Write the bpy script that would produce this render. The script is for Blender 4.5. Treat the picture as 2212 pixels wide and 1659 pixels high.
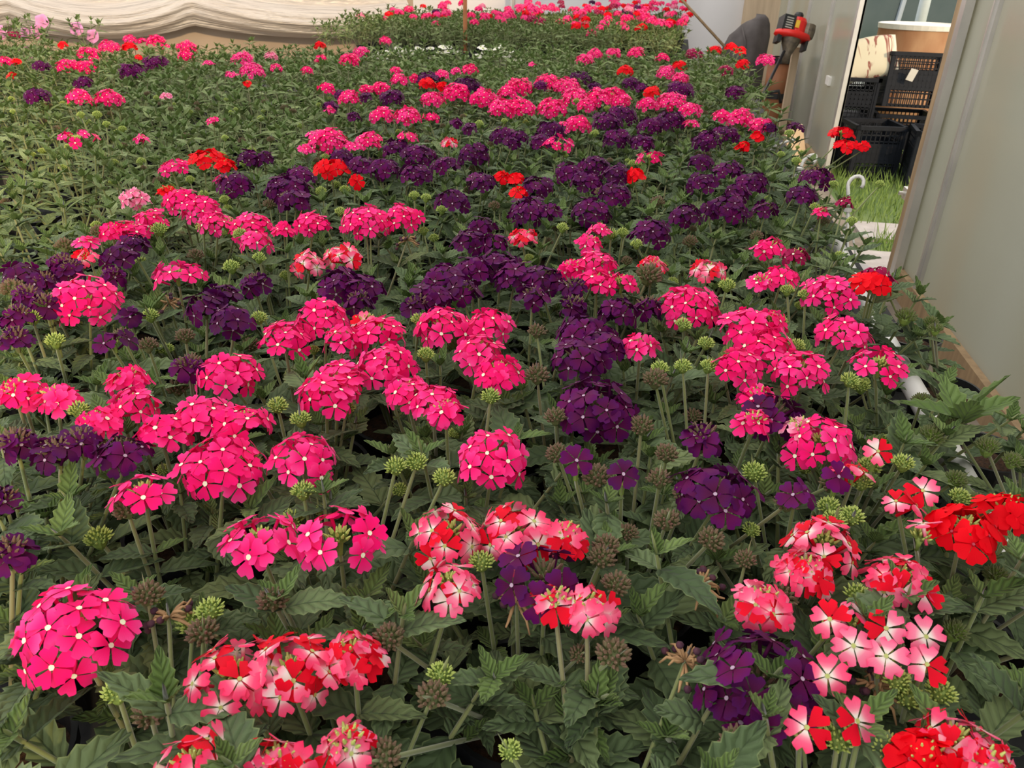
import bpy, math, random
import numpy as np
from mathutils import Vector, Matrix
from math import sin, cos, pi, radians, sqrt, atan2

for o in list(bpy.data.objects):
    bpy.data.objects.remove(o)
S = bpy.context.scene
COL = S.collection
R = random.Random(7)

# ------------------------------------------------------------------ camera
FPX, CX, CY = 1662.0, 1106.0, 829.5
PITCH, YAW, ROLL, ZC = radians(28), radians(10.4), radians(1.5), 1.1
fw = Vector((-sin(YAW)*cos(PITCH), cos(YAW)*cos(PITCH), -sin(PITCH)))
r0 = Vector((cos(YAW), sin(YAW), 0))
u0 = r0.cross(fw)
rt = r0*cos(ROLL) + u0*sin(ROLL)
up = u0*cos(ROLL) - r0*sin(ROLL)
CAM = Vector((0, 0, ZC))
cd = bpy.data.cameras.new('camera')
cd.sensor_width = 36.0
cd.lens = 36.0*FPX/2212.0
cd.clip_start = 0.02
cd.clip_end = 300
cd.dof.use_dof = True
cd.dof.focus_distance = 0.75
cd.dof.aperture_fstop = 26.0
cam = bpy.data.objects.new('camera', cd)
COL.objects.link(cam)
cam.matrix_world = Matrix(((rt.x, up.x, -fw.x, 0), (rt.y, up.y, -fw.y, 0), (rt.z, up.z, -fw.z, ZC), (0, 0, 0, 1)))
S.camera = cam

def ray(x, y):
    return fw + rt*((x-CX)/FPX) + up*((CY-y)/FPX)
def onz(x, y, z):
    d = ray(x, y)
    return CAM + d*((z-ZC)/d.z)
def onk(x, y, k):
    return CAM + ray(x, y)*k
def proj(p):
    v = Vector(p)-CAM
    k = v.dot(fw)
    if k < 0.02:
        return (-9999, -9999, k)
    return (CX+FPX*v.dot(rt)/k, CY-FPX*v.dot(up)/k, k)

# ------------------------------------------------------------------ world, sun, exposure
W = bpy.data.worlds.new('world')
S.world = W
W.use_nodes = True
bg = W.node_tree.nodes['Background']
bg.inputs[0].default_value = (1.0, 0.965, 0.925, 1)
bg.inputs[1].default_value = 1.35
sd = bpy.data.lights.new('sun', 'SUN')
sd.energy = 1.9
sd.angle = radians(3)
sd.color = (1.0, 0.70, 0.38)
sun = bpy.data.objects.new('sun', sd)
COL.objects.link(sun)
SUNDIR = Vector((-0.55, 0.75, -0.35)).normalized()
sun.rotation_euler = SUNDIR.to_track_quat('-Z', 'Y').to_euler()
sun.location = (5, -6, 5)
S.view_settings.view_transform = 'Standard'
S.view_settings.look = 'None'
S.view_settings.exposure = 0.42
S.view_settings.gamma = 1.0
S.view_settings.use_curve_mapping = False

# ------------------------------------------------------------------ helpers
def nt(name):
    m = bpy.data.materials.new(name)
    m.use_nodes = True
    t = m.node_tree
    b = t.nodes['Principled BSDF']
    return m, t, b
def node(t, kind, **kw):
    n = t.nodes.new(kind)
    for k, v in kw.items():
        setattr(n, k, v)
    return n
def ramp(t, fac, stops, interp='LINEAR'):
    n = node(t, 'ShaderNodeValToRGB')
    n.color_ramp.interpolation = interp
    e = n.color_ramp.elements
    while len(e) < len(stops):
        e.new(0.5)
    for i, (p, c) in enumerate(stops):
        e[i].position = p
        e[i].color = (c[0], c[1], c[2], 1)
    if fac is not None:
        t.links.new(fac, n.inputs[0])
    return n.outputs[0]
def noise(t, scale, detail=3, coord='Object', rough=0.55, dist=0.0, vec=None):
    n = node(t, 'ShaderNodeTexNoise')
    n.inputs['Scale'].default_value = scale
    n.inputs['Detail'].default_value = detail
    n.inputs['Roughness'].default_value = rough
    n.inputs['Distortion'].default_value = dist
    if vec is None:
        tc = node(t, 'ShaderNodeTexCoord')
        vec = tc.outputs[coord]
    t.links.new(vec, n.inputs['Vector'])
    return n.outputs['Fac']
def mapping(t, coord, scale):
    tc = node(t, 'ShaderNodeTexCoord')
    m = node(t, 'ShaderNodeMapping')
    m.inputs['Scale'].default_value = scale
    t.links.new(tc.outputs[coord], m.inputs['Vector'])
    return m.outputs['Vector']
def mixc(t, a, b, fac, mode='MIX'):
    n = node(t, 'ShaderNodeMix', data_type='RGBA', blend_type=mode)
    for i, v in ((0, fac), (6, a), (7, b)):
        if hasattr(v, 'links'):
            t.links.new(v, n.inputs[i])
        elif isinstance(v, (tuple, list)):
            n.inputs[i].default_value = (v[0], v[1], v[2], 1)
        else:
            n.inputs[i].default_value = v
    return n.outputs[2]
def math_(t, op, a, b=0.0):
    n = node(t, 'ShaderNodeMath', operation=op)
    for i, v in ((0, a), (1, b)):
        if hasattr(v, 'links'):
            t.links.new(v, n.inputs[i])
        else:
            n.inputs[i].default_value = v
    return n.outputs[0]
def bump(t, b, h, strength, dist=0.002):
    n = node(t, 'ShaderNodeBump')
    n.inputs['Strength'].default_value = strength
    n.inputs['Distance'].default_value = dist
    t.links.new(h, n.inputs['Height'])
    t.links.new(n.outputs[0], b.inputs['Normal'])
    return n
def mat(name, c1, c2=None, scale=20, rough=0.6, bmp=0.0, coord='Object', metal=0.0, stretch=None, spec=0.5, bd=0.002):
    m, t, b = nt(name)
    c2 = c2 or tuple(x*0.75 for x in c1)
    vec = mapping(t, coord, stretch) if stretch else None
    f = noise(t, scale, 4, coord, vec=vec)
    c = ramp(t, f, [(0.3, c1), (0.7, c2)])
    t.links.new(c, b.inputs['Base Color'])
    b.inputs['Roughness'].default_value = rough
    b.inputs['Metallic'].default_value = metal
    b.inputs['Specular IOR Level'].default_value = spec
    if bmp:
        bump(t, b, f, bmp, bd)
    return m
def translucent(m, t, b, col, amount):
    tr = node(t, 'ShaderNodeBsdfTranslucent')
    if hasattr(col, 'links'):
        t.links.new(col, tr.inputs[0])
    else:
        tr.inputs[0].default_value = (*col, 1)
    mx = node(t, 'ShaderNodeMixShader')
    mx.inputs[0].default_value = amount
    t.links.new(b.outputs[0], mx.inputs[1])
    t.links.new(tr.outputs[0], mx.inputs[2])
    out = [n for n in t.nodes if n.type == 'OUTPUT_MATERIAL'][0]
    t.links.new(mx.outputs[0], out.inputs[0])

class MB:
    """collects verts/faces (with material index and uv) for one mesh"""
    def __init__(self):
        self.v, self.f, self.mi, self.uv = [], [], [], []
    def add(self, vs, fs, mi=0, uvs=None):
        o = len(self.v)
        self.v += [tuple(p) for p in vs]
        self.uv += list(uvs) if uvs else [(0.5, 0.5)]*len(vs)
        for f in fs:
            self.f.append(tuple(i+o for i in f))
            self.mi.append(mi)
        return self
    def box(self, c, s, M=None, mi=0):
        vs = []
        for dx in (-.5, .5):
            for dy in (-.5, .5):
                for dz in (-.5, .5):
                    p = Vector((c[0]+dx*s[0], c[1]+dy*s[1], c[2]+dz*s[2]))
                    vs.append(M @ p if M else p)
        return self.add(vs, [(0, 1, 3, 2), (4, 6, 7, 5), (0, 4, 5, 1), (2, 3, 7, 6), (0, 2, 6, 4), (1, 5, 7, 3)], mi)
    def tube(self, pts, rad, n=6, mi=0, cap=True):
        pts = [Vector(p) for p in pts]
        m = len(pts)
        if not hasattr(rad, '__len__'):
            rad = [rad]*m
        vs, uv = [], []
        a = None
        for i, p in enumerate(pts):
            d = (pts[min(i+1, m-1)]-pts[max(i-1, 0)]).normalized()
            if a is None:
                a = d.orthogonal().normalized()
            a = (a - d*a.dot(d)).normalized()
            b = d.cross(a)
            for k in range(n):
                t = 2*pi*k/n
                vs.append(p + (a*cos(t)+b*sin(t))*rad[i])
                uv.append((k/n, i/max(1, m-1)))
        fs = []
        for i in range(m-1):
            for k in range(n):
                k2 = (k+1) % n
                fs.append((i*n+k, i*n+k2, (i+1)*n+k2, (i+1)*n+k))
        if cap:
            fs.append(tuple(range(n-1, -1, -1)))
            fs.append(tuple((m-1)*n+k for k in range(n)))
        return self.add(vs, fs, mi, uv)
    def lathe(self, prof, n=20, c=(0, 0, 0), mi=0, M=None, sx=1, sy=1):
        vs, fs = [], []
        for (r, z) in prof:
            for k in range(n):
                t = 2*pi*k/n
                p = Vector((c[0]+r*cos(t)*sx, c[1]+r*sin(t)*sy, c[2]+z))
                vs.append(M @ p if M else p)
        for i in range(len(prof)-1):
            for k in range(n):
                k2 = (k+1) % n
                fs.append((i*n+k, i*n+k2, (i+1)*n+k2, (i+1)*n+k))
        return self.add(vs, fs, mi)
    def mesh(self, name, mats, smooth=False):
        me = bpy.data.meshes.new(name)
        me.from_pydata(self.v, [], self.f)
        if not hasattr(mats, '__len__'):
            mats = [mats]
        for m in mats:
            me.materials.append(m)
        if len(mats) > 1:
            me.polygons.foreach_set('material_index', self.mi)
        ul = me.uv_layers.new(name='UVMap')
        li = np.zeros(len(me.loops), dtype=np.int32)
        me.loops.foreach_get('vertex_index', li)
        ul.data.foreach_set('uv', np.array(self.uv, dtype=np.float32)[li].ravel())
        if smooth:
            me.polygons.foreach_set('use_smooth', [True]*len(me.polygons))
        me.update()
        return me
    def build(self, name, mats, parent=None, smooth=False):
        return obj(name, self.mesh(name, mats, smooth), parent)

def obj(name, me, parent=None, M=None):
    o = bpy.data.objects.new(name, me)
    COL.objects.link(o)
    if parent:
        o.parent = parent
    if M is not None:
        o.matrix_local = M
    return o
def tag(o, label, cat, group=None):
    o['label'] = label
    o['category'] = cat
    if group:
        o['group'] = group
    return o
def thing(name, label, cat, loc=(0, 0, 0), group=None, rz=0.0):
    o = obj(name, None)
    o.location = loc
    o.rotation_euler = (0, 0, rz)
    return tag(o, label, cat, group)
def struct(o):
    o['kind'] = 'structure'
    return o
def basis(loc, y, z, s=1.0):
    """matrix whose +Y runs along y and whose +Z leans towards z"""
    y = Vector(y).normalized()
    z = Vector(z)
    z = z - y*z.dot(y)
    if z.length < 1e-5:
        z = y.orthogonal()
    z.normalize()
    x = y.cross(z)
    if not hasattr(s, '__len__'):
        s = (s, s, s)
    return Matrix(((x.x*s[0], y.x*s[1], z.x*s[2], loc[0]), (x.y*s[0], y.y*s[1], z.y*s[2], loc[1]),
                   (x.z*s[0], y.z*s[1], z.z*s[2], loc[2]), (0, 0, 0, 1)))

# ------------------------------------------------------------------ the setting
BENCH_Z = 0.57
POT_H = 0.09
WALL_X = 1.0
M_earth = mat('trodden_earth', (0.16, 0.13, 0.10), (0.27, 0.23, 0.18), 9, 0.95, 0.4)
M_grassground = mat('grass_ground', (0.07, 0.13, 0.03), (0.16, 0.22, 0.07), 3.0, 0.95, 0.3)
M_asphalt = mat('asphalt', (0.16, 0.20, 0.27), (0.20, 0.24, 0.31), 6, 0.8)
M_concrete = mat('concrete', (0.34, 0.31, 0.30), (0.45, 0.42, 0.40), 12, 0.9, 0.3)
M_fabric = mat('black_ground_fabric', (0.012, 0.012, 0.013), (0.03, 0.03, 0.03), 60, 0.85, 0.2)
M_wood = mat('weathered_timber', (0.42, 0.29, 0.16), (0.27, 0.18, 0.10), 5, 0.75, 0.3, stretch=(6, 6, 0.6))
M_palewood = mat('pale_plank', (0.60, 0.47, 0.33), (0.46, 0.35, 0.24), 4, 0.7, 0.2, stretch=(6, 6, 0.5))
M_alu = mat('aluminium_profile', (0.62, 0.60, 0.56), (0.50, 0.49, 0.47), 8, 0.35, 0.0, metal=0.6)
M_film = mat('greenhouse_film', (0.70, 0.69, 0.70), (0.62, 0.61, 0.63), 1.2, 0.45, 0.0)
M_whiteplastic = mat('white_plastic', (0.80, 0.79, 0.76), (0.70, 0.69, 0.66), 25, 0.4, 0.05)
M_black = mat('black_plastic', (0.010, 0.011, 0.013), (0.020, 0.021, 0.024), 30, 0.38, 0.05)

def poly_sheet():
    m, t, b = nt('polycarbonate_sheet')
    v = mapping(t, 'Object', (1, 1.6, 0.2))
    f = noise(t, 1.4, 1, vec=v, rough=0.4)
    f2 = noise(t, 0.9, 2)
    c = ramp(t, f, [(0.30, (0.53, 0.55, 0.52)), (0.55, (0.50, 0.51, 0.46)), (0.85, (0.50, 0.46, 0.38))])
    c = mixc(t, c, (0.50, 0.50, 0.42), math_(t, 'MULTIPLY', f2, 0.4))
    t.links.new(c, b.inputs['Base Color'])
    b.inputs['Roughness'].default_value = 0.17
    b.inputs['Specular IOR Level'].default_value = 0.6
    fl = mapping(t, 'Object', (1, 90, 0.1))
    w = noise(t, 1.0, 1, vec=fl)
    bump(t, b, w, 0.12, 0.002)
    translucent(m, t, b, c, 0.5)
    return m
M_poly = poly_sheet()

# indoor floor and outdoor ground
mb = MB()
mb.add([(-9, -1.5, 0), (WALL_X, -1.5, 0), (WALL_X, 9.2, 0), (-9, 9.2, 0)], [(0, 1, 2, 3)])
struct(mb.build('floor', M_earth))
LOW = -0.38
mb = MB()
vs = []
for (yy_, zz_) in ((-2, -0.005), (8.4, -0.005), (9.3, LOW), (27, LOW)):
    vs += [(WALL_X, yy_, zz_), (40, yy_, zz_)]
mb.add(vs, [(0, 1, 3, 2), (2, 3, 5, 4), (4, 5, 7, 6)])
struct(mb.build('lawn', M_grassground))
mb = MB()
mb.add([(-30, 27, LOW), (60, 27, LOW), (60, 36, LOW), (-30, 36, LOW)], [(0, 1, 2, 3)])
struct(mb.build('road', M_asphalt))
mb = MB()
mb.add([(-40, 36, LOW), (90, 36, LOW), (90, 70, 3.0), (-40, 70, 3.0)], [(0, 1, 2, 3)])
struct(mb.build('grass_bank', mat('bank_grass', (0.16, 0.33, 0.05), (0.26, 0.42, 0.10), 0.8, 0.95)))
mb = MB()
mb.box((1.12, 3.45, 0.008), (0.5, 0.42, 0.03))
mb.box((1.2, 4.05, 0.004), (0.4, 0.3, 0.02))
struct(mb.build('threshold', M_concrete))

# right wall: near polycarbonate panel, then the doorway, then the far panel
def panel(name, y0, y1, ribs, zt=2.6, stile=True, sheet=M_poly):
    root = struct(obj(name, None))
    root.location = (WALL_X, y0, 0)
    L = y1-y0
    MB().box((0, L/2, zt/2+0.02), (0.012, L, zt-0.04)).build('sheet', sheet, root)
    MB().box((-0.01, L/2, 0.05), (0.04, L, 0.10)).build('bottom_rail', M_wood, root)
    for y in ribs:
        mb = MB()
        mb.box((-0.012, y-y0, zt/2+0.02), (0.014, 0.035, zt-0.04))
        mb.box((-0.022, y-y0, zt/2+0.02), (0.012, 0.012, zt-0.04))
        mb.build('rib', M_alu, root)
    return root
near = panel('wall_right', -1.5, 3.28, [2.95, 1.85, 0.75, -0.35])
MB().box((-0.005, 4.78-0.02, 1.3), (0.06, 0.075, 2.6)).build('stile', M_wood, near)
MB().box((-0.03, 4.69, 1.31), (0.03, 0.05, 2.56)).build('edge_profile', M_alu, near)
b_ = MB()
b_.box((-0.02, 4.84, 0.36), (0.02, 0.06, 0.045))
b_.lathe([(0, 0), (0.008, 0.0), (0.008, 0.02)], 10, M=Matrix.Translation((-0.03, 4.845, 0.36)) @ Matrix.Rotation(-pi/2, 4, 'Y'))
b_.build('latch_plate', M_alu, near)
far = panel('door_1', 5.0, 9.0, [5.9, 6.9, 8.2])
MB().box((-0.012, 0.03, 1.31), (0.035, 0.06, 2.56)).build('edge_profile', M_alu, far)
MB().box((-0.012, 0.55, 0.55), (0.02, 0.12, 0.05)).build('handle_plate', M_whiteplastic, far)

# end wall of film, with a plywood strip at the corner
mb = MB()
n = 60
vs, fs = [], []
for i in range(n+1):
    x = -7.5 + 8.2*i/n
    for z in (0, 1.0, 2.8):
        vs.append((x, 9.05+0.02*sin(i*1.7), z))
for i in range(n):
    for j in range(2):
        a = i*3+j
        fs.append((a, a+3, a+4, a+1))
mb.add(vs, fs)
wb = struct(mb.build('wall_back', M_film, smooth=True))
MB().box((0.82, 9.0, 1.4), (0.36, 0.03, 2.8)).build('plywood_strip', M_palewood, wb)
MB().tube([(-1.75, 8.98, 0), (-1.75, 8.98, 2.8)], 0.03, 8).build('frame_tube', M_alu, wb)
MB().tube([(-4.3, 8.98, 0), (-4.3, 8.98, 2.8)], 0.03, 8).build('frame_tube', M_alu, wb)

# rolled-up film curtain on the left, hanging in swags
def curtain_mat():
    m, t, b = nt('cream_film_curtain')
    f = noise(t, 1.5, 3)
    c = ramp(t, f, [(0.3, (0.56, 0.54, 0.52)), (0.7, (0.50, 0.46, 0.43))])
    t.links.new(c, b.inputs['Base Color'])
    b.inputs['Roughness'].default_value = 0.33
    v = mapping(t, 'UV', (3, 26, 1))
    w = noise(t, 1.0, 3, vec=v)
    bump(t, b, w, 0.8, 0.04)
    translucent(m, t, b, c, 0.12)
    return m
M_curtain = curtain_mat()
A_, B_ = Vector((-5.06, 5.5, 0)), Vector((-2.7, 7.0, 0))
dirw = (B_-A_).normalized()
nrm = Vector((dirw.y, -dirw.x, 0))      # towards the benches
LW = (B_-A_).length
def wallpt(s, out, z):
    p = A_ + dirw*s + nrm*out
    return (p.x, p.y, z)
def swag(s):        # sag of the hem between its tie points
    ties = (-2.6, -1.15, 0.14, 1.42, 3.6)
    for a, b in zip(ties, ties[1:]):
        if a <= s <= b:
            q = (s-a)/(b-a)
            return 4*q*(1-q)
    return 0.0
mb = MB()
NS, NZ = 90, 26
vs, fs, uv = [], [], []
for i in range(NS+1):
    s = -1.6 + (LW+2.0)*i/NS
    g = swag(s)
    hem = 0.68 - 0.10*g
    for j in range(NZ+1):
        q = j/NZ
        if q < 0.6:
            a = q/0.6
            z = hem + 0.30*a*(1-0.1*g)
            out = 0.03 + 0.20*sin(pi*min(1, a*1.05))**0.8*(0.45+0.55*g) + 0.022*sin(a*24+g*4)*(1-a*0.6)
        else:
            a = (q-0.6)/0.4
            z = hem + 0.30*(1-0.1*g) + (2.2-hem)*a
            out = 0.03 + 0.05*(1-a)*g
        vs.append(wallpt(s, out, z))
        uv.append((s, q))
for i in range(NS):
    for j in range(NZ):
        a = i*(NZ+1)+j
        fs.append((a, a+NZ+1, a+NZ+2, a+1))
mb.add(vs, fs, 0, uv)
cur = mb.build('film_curtain', M_curtain, smooth=True)
tag(cur, 'cream plastic film curtain rolled up in loose swags along the greenhouse side', 'curtain')
mb = MB()
vs = [wallpt(-1.7, -0.12, 0), wallpt(LW+0.5, -0.12, 0), wallpt(LW+0.5, -0.12, 1.2), wallpt(-1.7, -0.12, 1.2)]
vs += [wallpt(-1.7, -0.15, 0), wallpt(LW+0.5, -0.15, 0), wallpt(LW+0.5, -0.15, 1.2), wallpt(-1.7, -0.15, 1.2)]
mb.add(vs, [(0, 1, 2, 3), (5, 4, 7, 6), (3, 2, 6, 7), (1, 5, 6, 2), (4, 0, 3, 7)])
struct(mb.build('wall_left', mat('beige_wall_board', (0.42, 0.34, 0.27), (0.34, 0.28, 0.22), 3, 0.8)))

# benches
def bench(name, x0, x1, y0, y1, z, label):
    root = thing(name, label, 'bench', ((x0+x1)/2, (y0+y1)/2, 0))
    w, l = x1-x0, y1-y0
    MB().box((0, 0, z-0.015), (w, l, 0.03)).build('bench_top', M_fabric, root)
    for sx in (-1, 1):
        MB().box((sx*(w/2-0.02), 0, z-0.07), (0.035, l-0.02, 0.08)).build('side_rail', M_wood, root)
    nx = max(2, int(w/1.2)+1)
    ny = max(2, int(l/1.6)+1)
    for i in range(nx):
        for j in range(ny):
            x = -w/2+0.06+(w-0.12)*i/(nx-1)
            y = -l/2+0.06+(l-0.12)*j/(ny-1)
            MB().box((x, y, (z-0.03)/2), (0.06, 0.06, z-0.03)).build('leg', M_wood, root)
    return root
bench('bench', -3.9, 0.44, -0.15, 4.45, BENCH_Z, 'low black-topped growing bench packed with potted verbenas')
bench('bench', -2.35, 0.12, 5.05, 8.6, BENCH_Z, 'low black-topped growing bench standing below the film end wall')

# ------------------------------------------------------------------ plant materials
def leaf_mat(name, dark, mid, light, vein):
    m, t, b = nt(name)
    oi = node(t, 'ShaderNodeObjectInfo')
    tc = node(t, 'ShaderNodeTexCoord')
    sep = node(t, 'ShaderNodeSeparateXYZ')
    t.links.new(tc.outputs['UV'], sep.inputs[0])
    geo = node(t, 'ShaderNodeNewGeometry')
    isl = geo.outputs['Random Per Island']
    rnd = math_(t, 'FRACT', math_(t, 'ADD', oi.outputs['Random'], isl))
    c = ramp(t, rnd, [(0.0, dark), (0.4, mid), (0.75, mid), (1.0, light)])
    f = noise(t, 90, 3)
    c = mixc(t, c, dark, math_(t, 'MULTIPLY', f, 0.45))
    av = math_(t, 'ABSOLUTE', math_(t, 'SUBTRACT', sep.outputs['X'], 0.5))
    # side veins run obliquely from the midrib
    ph = math_(t, 'SUBTRACT', sep.outputs['Y'], math_(t, 'MULTIPLY', av, 0.55))
    wv = math_(t, 'ABSOLUTE', math_(t, 'SINE', math_(t, 'MULTIPLY', ph, 19.0)))
    side = math_(t, 'LESS_THAN', wv, 0.12)
    midr = math_(t, 'LESS_THAN', av, 0.022)
    vn = math_(t, 'MAXIMUM', math_(t, 'MULTIPLY', side, 0.45), midr)
    c = mixc(t, c, vein, math_(t, 'MULTIPLY', vn, 0.75))
    edge = math_(t, 'GREATER_THAN', av, 0.455)
    c = mixc(t, c, light, math_(t, 'MULTIPLY', edge, 0.5))
    t.links.new(c, b.inputs['Base Color'])
    b.inputs['Roughness'].default_value = 0.62
    b.inputs['Specular IOR Level'].default_value = 0.28
    b.inputs['Sheen Weight'].default_value = 0.06
    b.inputs['Sheen Roughness'].default_value = 0.6
    h = math_(t, 'ADD', math_(t, 'MULTIPLY', wv, 0.8), math_(t, 'MULTIPLY', f, 0.4))
    bump(t, b, h, 1.0, 0.0016)
    translucent(m, t, b, c, 0.18)
    return m
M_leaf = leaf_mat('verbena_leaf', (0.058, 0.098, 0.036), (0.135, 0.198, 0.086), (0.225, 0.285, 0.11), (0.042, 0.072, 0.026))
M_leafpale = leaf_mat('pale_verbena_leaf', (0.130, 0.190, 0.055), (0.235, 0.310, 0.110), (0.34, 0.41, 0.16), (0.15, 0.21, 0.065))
M_leafyoung = leaf_mat('young_verbena_leaf', (0.085, 0.150, 0.030), (0.140, 0.220, 0.055), (0.22, 0.30, 0.09), (0.07, 0.12, 0.03))
def stem_mat(name, a, b_, c_):
    m, t, b = nt(name)
    oi = node(t, 'ShaderNodeObjectInfo')
    c = ramp(t, oi.outputs['Random'], [(0, a), (0.6, b_), (1, c_)])
    f = noise(t, 60, 3, 'UV')
    c = mixc(t, c, (0.10, 0.12, 0.035), math_(t, 'MULTIPLY', f, 0.4))
    t.links.new(c, b.inputs['Base Color'])
    b.inputs['Roughness'].default_value = 0.6
    b.inputs['Sheen Weight'].default_value = 0.5
    return m
M_stem = stem_mat('hairy_stem', (0.16, 0.20, 0.055), (0.22, 0.26, 0.08), (0.24, 0.22, 0.10))
M_budgreen = mat('green_bud', (0.24, 0.33, 0.06), (0.14, 0.22, 0.045), 160, 0.6)
M_budtip = mat('pale_bud_tip', (0.50, 0.58, 0.16), (0.36, 0.46, 0.10), 160, 0.6)
M_buddark = mat('dark_bud', (0.14, 0.14, 0.055), (0.12, 0.16, 0.05), 130, 0.7)
M_buddarktip = mat('dark_bud_tip', (0.16, 0.065, 0.055), (0.13, 0.12, 0.05), 160, 0.7)
M_withered = mat('withered_floret', (0.42, 0.26, 0.12), (0.28, 0.15, 0.07), 90, 0.8)
M_witherdark = mat('withered_petal', (0.035, 0.012, 0.035), (0.09, 0.02, 0.03), 90, 0.8)

def petal_mat(name, stops, stops2=None, streak=0.0, sheen=0.08, trans=0.25, rough=0.6):
    m, t, b = nt(name)
    tc = node(t, 'ShaderNodeTexCoord')
    sep = node(t, 'ShaderNodeSeparateXYZ')
    t.links.new(tc.outputs['UV'], sep.inputs[0])
    c = ramp(t, sep.outputs['Y'], stops)
    if stops2:
        oi = node(t, 'ShaderNodeObjectInfo')
        c2 = ramp(t, sep.outputs['Y'], stops2)
        c = mixc(t, c, c2, ramp(t, oi.outputs['Random'], [(0.25, (0, 0, 0)), (1.0, (1, 1, 1))]))
    v = mapping(t, 'UV', (14, 1.2, 1))
    f = noise(t, 1.0, 2, vec=v)
    t.links.new(c, b.inputs['Base Color'])
    b.inputs['Roughness'].default_value = rough
    b.inputs['Specular IOR Level'].default_value = 0.12
    b.inputs['Sheen Weight'].default_value = sheen
    b.inputs['Sheen Tint'].default_value = (1, 0.75, 0.85, 1)
    bump(t, b, f, 0.25, 0.0008)
    translucent(m, t, b, c, trans)
    return m
PINK = (0.98, 0.006, 0.205)
PINKL = (0.98, 0.085, 0.365)
M_pink = petal_mat('hot_pink_petal', [(0.0, (0.75, 0.003, 0.10)), (0.35, (0.92, 0.004, 0.15)), (1, PINK)],
                   [(0.0, (0.85, 0.006, 0.16)), (0.4, (0.96, 0.014, 0.22)), (1, PINKL)])
M_eye = mat('white_flower_eye', (0.80, 0.78, 0.62), (0.72, 0.70, 0.45), 200, 0.6)
M_eyedark = mat('pale_purple_eye', (0.42, 0.28, 0.42), (0.25, 0.20, 0.22), 200, 0.6)
M_eyered = mat('red_flower_eye', (0.45, 0.05, 0.09), (0.3, 0.01, 0.03), 200, 0.6)
M_eyegreen = mat('green_flower_eye', (0.42, 0.45, 0.14), (0.30, 0.33, 0.08), 200, 0.6)
M_purple = petal_mat('deep_purple_petal', [(0.0, (0.050, 0.001, 0.022)), (0.5, (0.066, 0.001, 0.045)), (1, (0.056, 0.001, 0.070))],
                     [(0.0, (0.080, 0.001, 0.035)), (0.5, (0.120, 0.001, 0.075)), (1, (0.108, 0.001, 0.105))], sheen=0.02, trans=0.15)
M_bipink = petal_mat('pink_and_white_petal', [(0.0, (0.88, 0.84, 0.62)), (0.20, (0.90, 0.80, 0.74)), (0.40, (0.93, 0.22, 0.33)), (0.6, (0.93, 0.075, 0.20)), (1, (0.93, 0.030, 0.13))],
                     [(0.0, (0.88, 0.84, 0.62)), (0.25, (0.90, 0.80, 0.76)), (0.5, (0.93, 0.28, 0.42)), (1, (0.93, 0.09, 0.25))])
M_biwhite = petal_mat('white_petal_with_pink_rim', [(0.0, (0.85, 0.80, 0.62)), (0.5, (0.88, 0.76, 0.74)), (0.8, (0.90, 0.42, 0.50)), (1, (0.90, 0.12, 0.25))])
M_bired = petal_mat('red_petal', [(0.0, (0.62, 0.001, 0.016)), (1, (0.84, 0.001, 0.022))])
M_red = petal_mat('scarlet_petal', [(0.0, (0.60, 0.0, 0.012)), (0.25, (0.82, 0.0, 0.009)), (1, (0.88, 0.001, 0.012))], sheen=0.0)
M_crimson = petal_mat('crimson_petal', [(0.0, (0.30, 0.002, 0.05)), (1, (0.38, 0.003, 0.085))])
M_pale = petal_mat('pale_pink_petal', [(0.0, (0.90, 0.30, 0.45)), (0.5, (0.90, 0.12, 0.30)), (1, (0.92, 0.45, 0.60))])
M_petunia = petal_mat('orchid_pink_petal', [(0.0, (0.85, 0.70, 0.50)), (0.15, (0.80, 0.30, 0.55)), (1, (0.86, 0.36, 0.66))])
M_whiteflower = petal_mat('cream_white_petal', [(0.0, (0.75, 0.70, 0.40)), (0.2, (0.80, 0.77, 0.66)), (1, (0.82, 0.80, 0.72))])

# ------------------------------------------------------------------ leaf, stem, floret, bud meshes
def leaf_pts(L, Wd, teeth, depth, fold, droop, rnd, lowpoly=False):
    """serrated leaf from the origin along +Y; returns verts, faces, uvs"""
    vs, uv, fs = [], [], []
    N = teeth*2
    def prof(t):
        return Wd*0.5*(sin(pi*min(1, t**0.75))**0.8)*(1.0-0.18*t) + 0.0012*(1-t)
    def place(x, t):
        y = L*t
        z = -droop*L*t*t + fold*abs(x)
        return (x, y, z)
    for i in range(N+1):
        t = i/N
        w = prof(t) if i < N else 0.0
        if i % 2 == 0 and 0 < i < N:
            w *= (1-depth)
        tt = min(1.0, t + (0.20/N if i % 2 else -0.12/N if i else 0))
        j = 1 + rnd.uniform(-0.06, 0.06)
        bulge = 0.06*Wd*(1 if i % 2 else -0.3)
        m = place(0, t)
        vs += [m]
        uv += [(0.5, t)]
        if i < N:
            for s in (-1, 1):
                p = place(s*w*j, tt)
                q = place(s*w*j*0.52, (t+tt)/2)
                vs += [(q[0], q[1], q[2]+bulge), p]
                uv += [(0.5+s*0.26, t), (0.5+s*0.49, t)]
    # verts per row: mid, left-half, left-edge, right-half, right-edge; last row has only the tip
    for i in range(N-1):
        a, b = i*5, (i+1)*5
        fs += [(a, b, b+1, a+1), (a+1, b+1, b+2, a+2), (a, a+3, b+3, b), (a+3, a+4, b+4, b+3)]
    a, tip = (N-1)*5, N*5
    fs += [(a, tip, a+1), (a+1, tip, a+2), (a, a+3, tip), (a+3, a+4, tip)]
    return vs, fs, uv
LEAVES, LEAVES_P, LEAVES_Y = [], [], []
lr = random.Random(3)
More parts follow.
